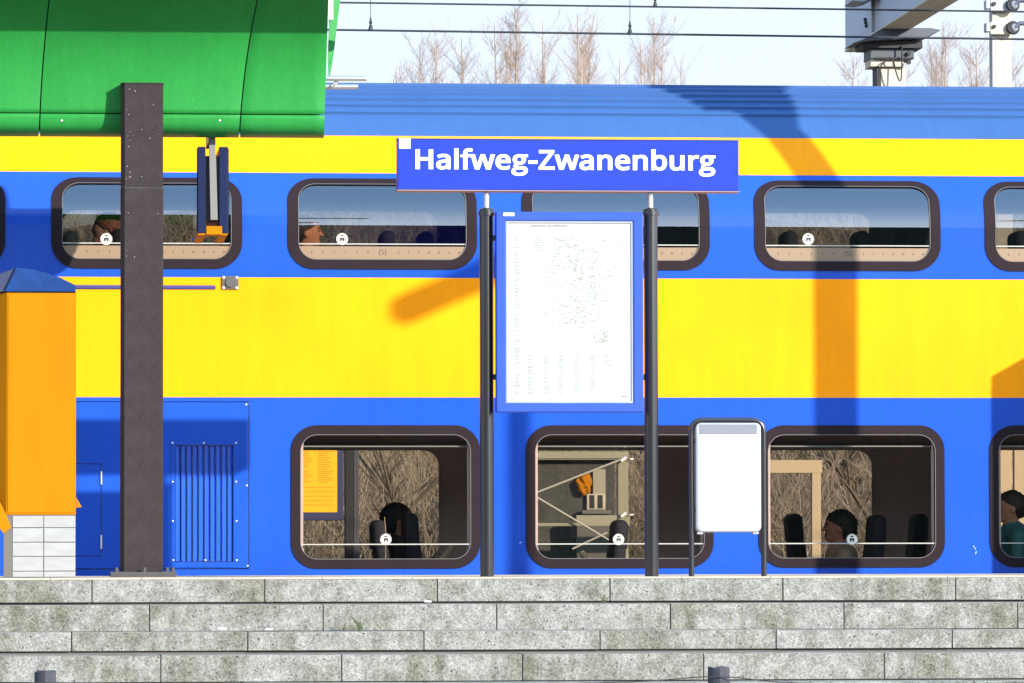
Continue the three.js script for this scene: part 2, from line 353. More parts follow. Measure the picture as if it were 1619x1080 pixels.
// ends, floors
{
  const pts = []; for (const [d, y] of prof) pts.push([-d, y]); for (let i = prof.length - 1; i >= 0; i--) pts.push([-TW + prof[i][0], prof[i][1]]);
  for (const x of [TX0 - 0.05, TX1]) part(train, 'end_wall', prism(pts, 0, 0.05).rotateY(-Math.PI / 2).translate(x + 0.05, 0, 0).scale(1, 1, 1), M.blue).visible = true;
  part(train, 'lower_floor', box(TX0, TX1, -0.70, -0.64, -TW + 0.05, -0.05, 0), M.carpet);
  part(train, 'upper_floor', box(TX0, TX1, 1.235, 1.42, -TW + 0.05, -0.05, 0), M.ceiling);
  part(train, 'luggage_rack', box(TX0 + 0.2, TX1 - 0.2, Y(706, 0) - 0.004, Y(706, 0) + 0.008, -0.26, -0.06, 0.004), M.galv);
  part(train, 'luggage_rack', box(TX0 + 0.2, TX1 - 0.2, Y(706, -TW), Y(706, -TW) + 0.012, -TW + 0.06, -TW + 0.26, 0.004), M.galv);
  part(train, 'upper_ceiling', box(TX0, TX1, 3.15, 3.18, -TW + 0.5, -0.5, 0), M.ceiling);
  part(train, 'undercarriage', box(TX0 + 0.4, TX1 - 0.4, -0.98, -0.62, -TW + 0.25, -0.25, 0.02), M.dark);
  for (const bx of [-6, -3.6, 12.6, 15]) for (const bz of [-0.68, -TW + 0.68]) part(train, 'wheel', new THREE.CylinderGeometry(0.4, 0.4, 0.13, 28).rotateX(Math.PI / 2).translate(bx, -0.64, bz), M.dark);
}
// windows: rubber frame > seal, pane, sticker and, upstairs, the film strip with its lettering
const filmTex = (() => {
  const c = document.createElement('canvas'); c.width = 1024; c.height = 80; const x = c.getContext('2d');
  x.fillStyle = 'rgb(214,190,150)'; x.fillRect(0, 0, 1024, 80); x.fillStyle = 'rgb(72,60,50)'; x.textAlign = 'center'; x.textBaseline = 'middle';
  x.font = 'bold 23px sans-serif';
  [...'stilte'].forEach((ch, i) => x.fillText(ch, 78 + i * 69, 36)); [...'silence'].forEach((ch, i) => x.fillText(ch, 610 + i * 62, 36));
  x.font = '44px sans-serif'; x.fillText('{S}', 512, 33);
  const t = new THREE.CanvasTexture(c); t.colorSpace = THREE.SRGBColorSpace; return t;
})();
const stickTex = (() => {
  const c = document.createElement('canvas'); c.width = c.height = 128; const x = c.getContext('2d');
  x.fillStyle = 'rgb(226,218,196)'; x.fillRect(0, 0, 128, 128); x.fillStyle = 'rgb(40,34,34)';
  x.beginPath(); x.ellipse(64, 30, 22, 9, 0, 0, 7); x.fill();
  x.beginPath(); x.moveTo(36, 48); x.lineTo(92, 48); x.lineTo(88, 92); x.lineTo(74, 92); x.lineTo(64, 66); x.lineTo(54, 92); x.lineTo(40, 92); x.closePath(); x.fill();
  x.lineWidth = 5; x.strokeStyle = 'rgb(120,108,96)'; x.beginPath(); x.arc(64, 64, 59, 0, 7); x.stroke();
  const t = new THREE.CanvasTexture(c); t.colorSpace = THREE.SRGBColorSpace; return t;
})();
const filmMat = std(1, 1, 1, 0.5, { map: filmTex }), stickMat = std(1, 1, 1, 0.5, { map: stickTex });
filmMat.color.setRGB(0.285, 0.232, 0.205); stickMat.color.setRGB(0.8, 0.8, 0.8);
function ring(outer, inner, side, off) {
  return sheet([...rowsOf(outer), ...rowsOf(inner), ...curveRows(outer.s0, outer.s1)], (s) => {
    const o = spanOf(outer, s), i = spanOf(inner, s); if (!o) return [];
    return i ? [[o[0], i[0]], [i[1], o[1]]] : [o];
  }, side, off);
}
// the frame's round edge: a strip from the skin out to the frame's face, along the outline
function lip(w, off0, off1, side) {
  const pts = [], rows = [...new Set([...rowsOf(w), ...curveRows(w.s0, w.s1)])].sort((a, b) => a - b).map((r) => Math.min(w.s1 - 1e-5, Math.max(w.s0 + 1e-5, r)));
  for (const s of rows) pts.push([spanOf(w, s)[1], s]); for (const s of rows.slice().reverse()) pts.push([spanOf(w, s)[0], s]);
  const pos = [], put = (p, off) => { const q = at(p[1]); pos.push(p[0], q.y + q.ny * off, side.z + side.sg * (-q.d + q.nz * off)); };
  for (let i = 0; i < pts.length; i++) { const a = pts[i], b = pts[(i + 1) % pts.length]; put(a, off0); put(b, off0); put(b, off1); put(a, off0); put(b, off1); put(a, off1); }
  const g = new THREE.BufferGeometry(); g.setAttribute('position', new THREE.Float32BufferAttribute(pos, 3)); g.computeVertexNormals(); return g;
}
for (const side of [NEAR, FAR]) for (const [list, up] of [[upper, true], [lower, false]]) for (const w of list) {
  const inner = up ? shrink(w, 0.070, 0.062, 0.040, 0.135) : shrink(w, 0.060, 0.060, 0.060, 0.130), inner2 = shrink(inner, 0.0042, 0.0042, 0.0042, inner.r - 0.004);
  const out = shrink(w, -0.010, -0.010, -0.010, w.r + 0.01), near = side === NEAR;
  const win = part(train, 'window', ring(out, inner, side, 0.009), M.rubber);
  part(win, 'frame_edge', merge([lip(out, -0.004, 0.009, side), lip(inner2, -0.045, 0.012, side)]), M.rubber);
  part(win, 'pane', sheet([...rowsOf(inner2), ...curveRows(inner2.s0, inner2.s1)], (s) => [spanOf(inner2, s)].filter(Boolean), side, -0.002), up ? M.glassUp : M.glassLow);
  if (!near || w.x1 < -1.2 || w.x0 > 8.6) continue;
  part(win, 'seal', ring(inner, inner2, side, 0.012), M.seal);
  const band = (a, b, off) => sheet([...rowsOf(inner2).filter((r) => r > a && r < b), a, b], (s) => [spanOf(inner2, s)].filter(Boolean), side, off);
  const xm = (w.x0 + w.x1) / 2;
  if (up) {
    const g = band(inner2.s0 + 0.001, sOf(390.5), 0.002), uv = g.attributes.uv, s0 = inner2.s0, s1 = sOf(390.5);
    for (let i = 0; i < uv.count; i++) uv.setXY(i, (uv.getX(i) - inner2.x0) / (inner2.x1 - inner2.x0), (uv.getY(i) - s0) / (s1 - s0));
    part(win, 'silence_strip', g, filmMat);
    part(win, 'strip_edge', band(sOf(387.6), sOf(385.8), 0.003), M.whiteMark);
  } else part(win, 'glass_line', band(sOf(861.2), sOf(859.4), 0.003), M.whiteMark);
  // round sticker
  const c = up ? P([0, 168, 541, 912, 1278, 1645][w.k + 2] ?? 168, 378, 0) : P([610, 978, 1347, 1715][w.k] ?? 610, 853, 0), r = up ? 0.045 : 0.043;
  if (w.k >= -1 && w.k <= 3) {
    part(win, 'round_sticker', new THREE.CircleGeometry(r, 28).translate(c.x, c.y, 0.0035), stickMat);
    if (!up && w.k === 0) part(win, 'sticker_cord', merge([rod(V3(c.x, c.y + r, -0.02), V3(c.x - 0.008, c.y + 0.17, -0.02), 0.0025, 0.0025, 6), rod(V3(c.x, Y(884, 0), -0.02), V3(c.x, c.y - r, -0.02), 0.0025, 0.0025, 6)]), M.beige);
  }
}
// access panel with louvre and hatch
{
  const g = 0.0065, x0 = panelHole.x0 + g, x1 = panelHole.x1 - g, y0 = at(panelHole.s0).y + g, y1 = at(panelHole.s1).y - g;
  const L = { x0: X(277, 0, 795), x1: X(369, 0, 795), y0: Y(889, 0, 320), y1: Y(704, 0, 320) }, H = { x0: X(30, 0, 800), x1: X(160, 0, 800), y0: Y(880, 0, 140), y1: Y(733, 0, 140) };
  const panel = part(train, 'access_panel', prism(roundRect(x0, x1, y0, y1, 0.01, 2), -0.03, 0.001, 0.003, [rectPts(L.x0, L.x1, L.y0, L.y1).reverse(), rectPts(H.x0, H.x1, H.y0, H.y1).reverse()]), M.blue);
  part(panel, 'backing', box(x0 - 0.03, x1 + 0.03, y0 - 0.03, y1 + 0.03, -0.075, -0.055, 0), M.dark);
  part(panel, 'hatch', prism(rectPts(H.x0 + 0.005, H.x1 - 0.005, H.y0 + 0.005, H.y1 - 0.005), -0.03, 0.001, 0.002), M.blue);
  for (const [a, b] of [[745, 766], [846, 868]]) part(panel, 'hinge', rod(V3(H.x1, Y(b, 0, 160), 0.006), V3(H.x1, Y(a, 0, 160), 0.006), 0.0075, 0.0075, 10), M.steel);
  // louvre
  const fx0 = X(270, 0, 795), fx1 = X(378, 0, 795), fy0 = Y(897, 0, 320), fy1 = Y(697, 0, 320);
  const grille = part(panel, 'louvre_frame', prism(roundRect(fx0, fx1, fy0, fy1, 0.008, 2), 0.0012, 0.006, 0.002, [rectPts(L.x0, L.x1, L.y0, L.y1).reverse()]), M.blue);
  const n = 10, w = (L.x1 - L.x0) / n;
  for (let i = 0; i < n; i++) part(grille, 'slat', new RoundedBoxGeometry(w * 1.02, L.y1 - L.y0 - 0.012, 0.005, 1, 0.002).rotateY(0.5).translate(L.x0 + w * (i + 0.5), (L.y0 + L.y1) / 2, -0.012), M.blue);
  for (const [px, py] of [[272.5, 700.5], [322, 700.5], [373, 700.5], [272.5, 762], [373, 762], [273, 824], [373.5, 824], [273.5, 886], [324, 886], [374, 886]]) part(grille, 'screw', new THREE.SphereGeometry(0.0085, 10, 6).scale(1, 1, 0.5).translate(X(px, 0, py), Y(py, 0, px), 0.006), M.steel);
  for (const [px, py] of [[389, 640], [390, 768], [391, 895]]) part(panel, 'screw', new THREE.SphereGeometry(0.009, 10, 6).scale(1, 1, 0.5).translate(X(px, 0, py), Y(py, 0, px), 0.001), M.steel);
}
// guide rail and socket on the yellow band, rib along the sill
part(train, 'guide_rail', new THREE.CapsuleGeometry(0.0165, X(338, 0, 454) - X(-300, 0, 454), 4, 10).rotateZ(Math.PI / 2).scale(1, 1, 0.5).translate((X(338, 0, 454) + X(-300, 0, 454)) / 2, Y(454.5, 0, 300), 0.002), std(0.045, 0.042, 0.14, 0.6, { specularIntensity: 0.3 }));
{
  const x0 = X(350.5, 0, 447), x1 = X(377, 0, 447), y0 = Y(457.5, 0, 360), y1 = Y(436.5, 0, 360), c = V3((x0 + x1) / 2, (y0 + y1) / 2, 0);
  const s = part(train, 'socket', prism(roundRect(x0, x1, y0, y1, 0.008, 3), 0.001, 0.014, 0.003), std(0.10, 0.085, 0.06, 0.6, { map: tile(gritTex, 9, 9) }));
  part(s, 'cover', new THREE.CylinderGeometry(0.034, 0.036, 0.012, 20).rotateX(Math.PI / 2).translate(c.x, c.y, 0.019), std(0.055, 0.05, 0.045, 0.6));
  for (const a of [-1, 1]) for (const b of [-1, 1]) part(s, 'bolt', new THREE.SphereGeometry(0.010, 10, 6).scale(1, 1, 0.5).translate(c.x + a * 0.050, c.y + b * 0.039, 0.0145), M.white);
}
// scratches through the paint
for (const [px, py, a, l] of [[823, 858, 2.2, 0.018], [1541, 866, 0.5, 0.035], [1543, 874, 2.8, 0.02]]) part(train, 'paint_chip', new THREE.CapsuleGeometry(0.0016, l, 2, 5).rotateZ(a).scale(1, 1, 0.3).translate(X(px, 0, py), Y(py, 0, px), 0.0008), M.white);
// seats: cushion, backrest > headrest, grab handle
function seat(x, z, floor, face, top, arm = false) {
  x += face * 0.275; const s = part(train, 'seat', new RoundedBoxGeometry(0.46, 0.12, 0.46, 3, 0.05).translate(x + face * 0.02, floor + 0.40, z), M.seat);
  const bx = x - face * 0.22, h = top - 0.2 - (floor + 0.40);
  part(s, 'backrest', new RoundedBoxGeometry(0.11, h, 0.44, 3, 0.05).rotateZ(face * 0.10).translate(bx - face * 0.02, floor + 0.40 + h / 2, z), M.seat);
  part(s, 'headrest', new RoundedBoxGeometry(0.12, 0.25, 0.36, 4, 0.058).rotateZ(face * 0.06).translate(bx - face * 0.055, top - 0.125, z), M.seat);
  part(s, 'pedestal', box(x - 0.1, x + 0.1, floor, floor + 0.35, z - 0.12, z + 0.12, 0.02), M.galv);
  if (arm) part(s, 'armrest', new RoundedBoxGeometry(0.40, 0.05, 0.055, 2, 0.02).rotateZ(face * 0.9).translate(bx + face * 0.14, top - 0.40, z + 0.24), M.beige);
}
const LF = -0.64, UF = 1.42;
for (const [px, z, face, py, arm] of [[598, -0.75, 1, 822, false], [648, -0.75, 1, 811, true], [978, -0.55, -1, 822, true], [1255, -2.2, 1, 812, false], [1385, -0.9, -1, 814, false], [1452, -2.2, -1, 812, false], [1640, -0.7, -1, 800, false], [320, -0.7, 1, 815, false], [250, -2.2, -1, 815, false]]) seat(X(px, z, 850), z, LF, face, Y(py, z, px), arm);
for (const [px, z, face, py] of [[112, -0.8, 1, 366], [185, -0.75, -1, 362], [455, -0.75, 1, 368], [610, -0.75, -1, 366], [672, -1.0, 1, 367], [702, -2.0, -1, 366], [735, -0.8, -1, 366], [1060, -0.8, 1, 366], [1100, -0.8, -1, 366], [1245, -0.8, -1, 366], [1360, -0.8, 1, 366], [1420, -2.0, -1, 366], [1455, -0.8, -1, 366], [1610, -0.8, 1, 366]]) seat(X(px, z, 370), z, UF, face, Y(py, z, px));

// ------------------------------------------------------------------ people in the train: one skin over tapered bones
function surfaceNet(prims, lo, hi, cell, k = 0.035) {
  const nx = Math.ceil((hi.x - lo.x) / cell) + 1, ny = Math.ceil((hi.y - lo.y) / cell) + 1, nz = Math.ceil((hi.z - lo.z) / cell) + 1, f = new Float32Array(nx * ny * nz);
  const dist = (p, q) => {
    if (q.e) { const a = (p.x - q.a.x) / q.e.x, b = (p.y - q.a.y) / q.e.y, c = (p.z - q.a.z) / q.e.z, l = Math.sqrt(a * a + b * b + c * c); return (l - 1) * Math.min(q.e.x, q.e.y, q.e.z); }
    const bx = q.b.x - q.a.x, by = q.b.y - q.a.y, bz = q.b.z - q.a.z, px = p.x - q.a.x, py = p.y - q.a.y, pz = p.z - q.a.z;
    const t = Math.max(0, Math.min(1, (px * bx + py * by + pz * bz) / (bx * bx + by * by + bz * bz + 1e-9)));
    return Math.hypot(px - bx * t, py - by * t, pz - bz * t) - lerp(q.r, q.s, t);
  };
  const field = (p) => { let d = 1; for (const q of prims) { const e = dist(p, q), kk = q.k ?? k, h = Math.max(0, Math.min(1, 0.5 + 0.5 * (d - e) / kk)); d = d * (1 - h) + e * h - kk * h * (1 - h); } return d; };
  const p = V3();
  for (let z = 0, i = 0; z < nz; z++) for (let y = 0; y < ny; y++) for (let x = 0; x < nx; x++, i++) f[i] = field(p.set(lo.x + x * cell, lo.y + y * cell, lo.z + z * cell));
  const id = new Int32Array(nx * ny * nz).fill(-1), pos = [], idx = [], I = (x, y, z) => (z * ny + y) * nx + x;
  for (let z = 0; z < nz - 1; z++) for (let y = 0; y < ny - 1; y++) for (let x = 0; x < nx - 1; x++) {
    let cx = 0, cy = 0, cz = 0, n = 0;
    for (let e = 0; e < 12; e++) {
      const ax = e >> 2, u = e & 1, v = (e >> 1) & 1, a = [0, 0, 0], b = [0, 0, 0]; a[(ax + 1) % 3] = b[(ax + 1) % 3] = u; a[(ax + 2) % 3] = b[(ax + 2) % 3] = v; b[ax] = 1;
      const fa = f[I(x + a[0], y + a[1], z + a[2])], fb = f[I(x + b[0], y + b[1], z + b[2])];
      if ((fa < 0) !== (fb < 0)) { const t = fa / (fa - fb); cx += x + lerp(a[0], b[0], t); cy += y + lerp(a[1], b[1], t); cz += z + lerp(a[2], b[2], t); n++; }
    }
    if (n) { id[I(x, y, z)] = pos.length / 3; pos.push(lo.x + cx / n * cell, lo.y + cy / n * cell, lo.z + cz / n * cell); }
  }
  for (let z = 1; z < nz - 1; z++) for (let y = 1; y < ny - 1; y++) for (let x = 1; x < nx - 1; x++) {
    const s = f[I(x, y, z)] < 0;
    const quad = (o, a, b, c, d) => { if (s !== f[o] < 0) (s ? idx.push(a, b, c, a, c, d) : idx.push(a, c, b, a, d, c)); };
    quad(I(x + 1, y, z), id[I(x, y - 1, z - 1)], id[I(x, y, z - 1)], id[I(x, y, z)], id[I(x, y - 1, z)]);
    quad(I(x, y + 1, z), id[I(x - 1, y, z - 1)], id[I(x - 1, y, z)], id[I(x, y, z)], id[I(x, y, z - 1)]);
    quad(I(x, y, z + 1), id[I(x - 1, y - 1, z)], id[I(x, y - 1, z)], id[I(x, y, z)], id[I(x - 1, y, z)]);
  }
  const col = []; const v = V3();
  for (let i = 0; i < pos.length; i += 3) { v.set(pos[i], pos[i + 1], pos[i + 2]); let best = 9, c = null; for (const q of prims) { const d = dist(v, q); if (d < best) { best = d; c = q.c; } } col.push(...c); }
  const g = new THREE.BufferGeometry(); g.setAttribute('position', new THREE.Float32BufferAttribute(pos, 3)); g.setAttribute('color', new THREE.Float32BufferAttribute(col, 3)); g.setIndex(idx); g.computeVertexNormals();
  return g;
}
// seated, facing +x at the origin, feet on y = 0; the head's crown lies near y = 1.27
function makePerson(label, where, face, shirt, trousers, hairCol, hairStyle, skin) {
  const c = (a, b, r, s, col, k) => ({ a: V3(...a), b: V3(...b), r, s, c: col, k }), el = (a, e, col, k) => ({ a: V3(...a), e: V3(...e), c: col, k });
  const shoe = [0.02, 0.018, 0.018], body = [
    c([0, 0.50, 0], [-0.02, 0.72, 0], 0.14, 0.135, shirt), c([-0.02, 0.72, 0], [-0.01, 0.92, 0], 0.135, 0.13, shirt), c([-0.01, 0.93, -0.13], [-0.01, 0.93, 0.13], 0.075, 0.075, shirt), c([0, 0.95, 0], [0.02, 1.06, 0], 0.065, 0.052, skin)];
  for (const s of [-1, 1]) body.push(
    c([0.02, 0.49, s * 0.09], [0.42, 0.50, s * 0.11], 0.095, 0.068, trousers), c([0.42, 0.50, s * 0.11], [0.40, 0.10, s * 0.11], 0.066, 0.042, trousers), c([0.38, 0.055, s * 0.11], [0.56, 0.045, s * 0.12], 0.048, 0.036, shoe),
    c([-0.01, 0.92, s * 0.18], [0.03, 0.68, s * 0.23], 0.060, 0.048, shirt), c([0.03, 0.68, s * 0.23], [0.22, 0.61, s * 0.13], 0.046, 0.034, shirt), c([0.22, 0.61, s * 0.13], [0.25, 0.60, s * 0.12], 0.028, 0.026, skin));
  const g1 = surfaceNet(body, V3(-0.26, -0.03, -0.34), V3(0.66, 1.10, 0.34), 0.017);
  const head = [el([0.025, 1.165, 0], [0.098, 0.108, 0.078], skin), c([0.055, 1.09, 0], [0.085, 1.075, 0], 0.05, 0.035, skin, 0.03), c([0.118, 1.165, 0], [0.138, 1.135, 0], 0.010, 0.014, skin, 0.012), c([0.108, 1.10, -0.015], [0.108, 1.10, 0.015], 0.010, 0.010, [skin[0] * 0.7, skin[1] * 0.5, skin[2] * 0.5], 0.008), c([0.0, 1.02, 0], [0.02, 1.10, 0], 0.052, 0.05, skin, 0.03)];
  for (const s of [-1, 1]) head.push(el([0.012, 1.145, s * 0.08], [0.022, 0.034, 0.012], skin, 0.008), el([0.108, 1.166, s * 0.032], [0.010, 0.008, 0.013], [0.03, 0.02, 0.02], 0.004), c([0.112, 1.188, s * 0.018], [0.104, 1.186, s * 0.05], 0.006, 0.005, hairCol, 0.006));
  const g2 = surfaceNet(head, V3(-0.11, 1.0, -0.12), V3(0.17, 1.30, 0.12), 0.0075, 0.02);
  const hands = [];
  for (const s of [-1, 1]) {
    const w = [0.245, 0.602, s * 0.122], h = [c(w, [0.31, 0.592, s * 0.095], 0.026, 0.022, skin, 0.012)];
    for (let k = 0; k < 4; k++) { const a = [0.315, 0.592 - k * 0.004, s * (0.122 - k * 0.018)], L = [0.032, 0.038, 0.036, 0.028][k], m = [a[0] + L, a[1] - 0.006, a[2] - s * 0.006], e = [m[0] + L * 0.75, m[1] - 0.022, m[2] - s * 0.004]; h.push(c(a, m, 0.009, 0.0085, skin, 0.006), c(m, e, 0.0085, 0.007, skin, 0.004)); }
    h.push(c([0.265, 0.605, s * 0.135], [0.30, 0.612, s * 0.142], 0.011, 0.009, skin, 0.006), c([0.30, 0.612, s * 0.142], [0.325, 0.606, s * 0.134], 0.009, 0.007, skin, 0.004));
    hands.push(surfaceNet(h, V3(0.20, 0.53, Math.min(0, s * 0.19)), V3(0.43, 0.66, Math.max(0, s * 0.19)), 0.0055, 0.01));
  }
  const full = mergeGeometries([g1, g2, ...hands]);
  const hair = [el([0.005, 1.185, 0], [0.108, 0.102, 0.090], hairCol)], cut = hairStyle;
  if (cut === 'tied') hair.push(c([-0.07, 1.17, 0], [-0.15, 1.08, 0], 0.045, 0.03, hairCol), el([-0.03, 1.16, 0], [0.09, 0.09, 0.084], hairCol));
  if (cut === 'full') hair.push(el([-0.02, 1.175, 0], [0.115, 0.115, 0.105], hairCol), c([-0.07, 1.12, -0.04], [-0.07, 1.12, 0.04], 0.055, 0.055, hairCol));
  if (cut === 'short') hair.push(el([-0.02, 1.17, 0], [0.090, 0.100, 0.084], hairCol));
  // keep hair off the face: it is meshed, then drawn back from the brow
  const hg = surfaceNet(hair, V3(-0.22, 1.0, -0.14), V3(0.14, 1.33, 0.14), 0.010, 0.025), hp = hg.attributes.position;
  for (let i = 0; i < hp.count; i++) { const y = hp.getY(i), lim = y > 1.205 ? 0.105 : lerp(-0.015, 0.088, Math.max(0, (y - 1.15) / 0.055)); if (hp.getX(i) > lim) hp.setX(i, lim + (hp.getX(i) - lim) * 0.08); const z = hp.getZ(i), x = hp.getX(i), w = 1 + 0.05 * Math.sin(y * 150 + z * 210) * Math.sin(x * 170 + z * 90) + 0.05 * Math.sin(x * 410 + y * 300) * Math.sin(z * 380) + (rnd() - 0.5) * 0.05; hp.setXYZ(i, x * w, 1.165 + (y - 1.165) * w, z * w); }
  hg.computeVertexNormals();
  const o = thing('person', label, 'person', where, 'passengers sitting in the train'); o.rotation.y = face > 0 ? 0 : Math.PI;
  const add = (name, g, mat) => { const m = new THREE.Mesh(g, mat); m.name = name; m.castShadow = m.receiveShadow = true; o.add(m); };
  add('body', full, std(1, 1, 1, 0.75, { vertexColors: true })); add('hair', hg, std(1, 1, 1, 0.6, { vertexColors: true }));
  delete o.userData.group;
  return o;
}
const skinA = [0.50, 0.24, 0.15], skinB = [0.42, 0.20, 0.13];
const sitAt = (px, pyTop, z, floorGuess) => { const p = P(px, pyTop, z); return V3(p.x, p.y - 1.285, z); };
makePerson('passenger with short brown hair in profile behind the upper window left of the name board', sitAt(481, 341, -0.62), 1, [0.05, 0.04, 0.05], [0.03, 0.03, 0.05], [0.05, 0.025, 0.015], 'short', [0.62, 0.25, 0.13]);
makePerson('passenger in a dark red top upstairs, behind the window next to the brown post', sitAt(172, 338, -0.7), -1, [0.22, 0.025, 0.02], [0.03, 0.03, 0.04], [0.16, 0.04, 0.02], 'full', skinB);
makePerson('passenger with bushy black hair downstairs, behind the window left of the map board', sitAt(628, 797, -1.25), 1, [0.03, 0.03, 0.035], [0.03, 0.03, 0.04], [0.008, 0.007, 0.007], 'full', skinB);
makePerson('passenger with black hair and beige coat downstairs, right of the white panel', sitAt(1328, 808, -1.15), -1, [0.40, 0.30, 0.19], [0.03, 0.03, 0.04], [0.008, 0.007, 0.007], 'full', skinB);
makePerson('passenger with tied brown hair and a teal jacket at a lower window', sitAt(1601, 776, -0.5), -1, [0.03, 0.14, 0.14], [0.03, 0.03, 0.04], [0.035, 0.018, 0.012], 'tied', skinA);

// ------------------------------------------------------------------ name board, map board and their poles
const font = await new FontLoader().loadAsync('fonts/droid/droid_sans_regular.typeface.json');
{
  const zf = ZS, th = 0.13, x0 = X(628.5, zf, 260), x1 = X(1168, zf, 260), y0 = Y(301, zf, 900), y1 = Y(221, zf, 900);
  const sign = thing('station_name_sign', 'blue station name board reading Halfweg-Zwanenburg in white', 'sign', V3((x0 + x1) / 2, y0, zf - th / 2));
  part(sign, 'board', box(x0, x1, y0, y1, zf - th, zf, 0.006, 2), M.signBlue);
  for (const [a, b] of [[y1, y1 + 0.007], [y0 - 0.009, y0]]) part(sign, 'edge_trim', box(x0 - 0.004, x1 + 0.004, a, b, zf - th - 0.004, zf + 0.006, 0.003), std(0.20, 0.13, 0.13, 0.5));
  const tx0 = X(657, zf, 255), tx1 = X(1131, zf, 255), cap = Y(236, zf, 780) - Y(267, zf, 780);
  const t = new TextGeometry('Halfweg-Zwanenburg', { font, size: 1, depth: 0.01, curveSegments: 6, bevelEnabled: true, bevelSize: 0.030, bevelThickness: 0.005, bevelSegments: 1 }); t.computeBoundingBox();
  const bb = t.boundingBox, h = new TextGeometry('H', { font, size: 1, depth: 0.01, curveSegments: 3, bevelEnabled: true, bevelSize: 0.030, bevelThickness: 0.005, bevelSegments: 1 }); h.computeBoundingBox();
  const ky = cap / (h.boundingBox.max.y - h.boundingBox.min.y), kx = (tx1 - tx0) / (bb.max.x - bb.min.x);
  t.translate(-bb.min.x, 0, 0).scale(kx, ky, 0.1).translate(tx0, Y(267, zf, 780), zf + 0.0005);
  part(sign, 'lettering', t, M.white);
  part(sign, 'corner_plate', box(X(631, zf, 225), X(649, zf, 225), Y(235, zf, 640), Y(219, zf, 640), zf + 0.0005, zf + 0.004, 0.001), M.white);
}
const poleX = [769.5, 1029.5];
poleX.forEach((px, i) => {
  const z = ZS - 0.06, x = X(px, z, 620), top = Y(331, z, px), up = Y(301.5, z, px) - 0.012;
  const pole = thing('sign_pole', i ? 'black round pole on the right side of the map board, beside the rounded white panel' : 'black round pole on the left side of the map board', 'pole', V3(x, 0, z), 'poles carrying the name board');
  delete pole.userData.group;
  part(pole, 'shaft', new THREE.LatheGeometry([[0.0, 0], [0.047, 0], [0.047, top - 0.01], [0.050, top - 0.008], [0.050, top], [0.022, top + 0.012], [0, top + 0.012]].map((q) => new THREE.Vector2(...q)), 28).translate(x, 0, z), M.black);
  part(pole, 'spigot', rod(V3(x, top, z), V3(x, up, z), 0.019, 0.019, 16), M.steel);
  part(pole, 'collar', new THREE.CylinderGeometry(0.055, 0.055, 0.03, 24).translate(x, top - 0.03, z), M.black);
});
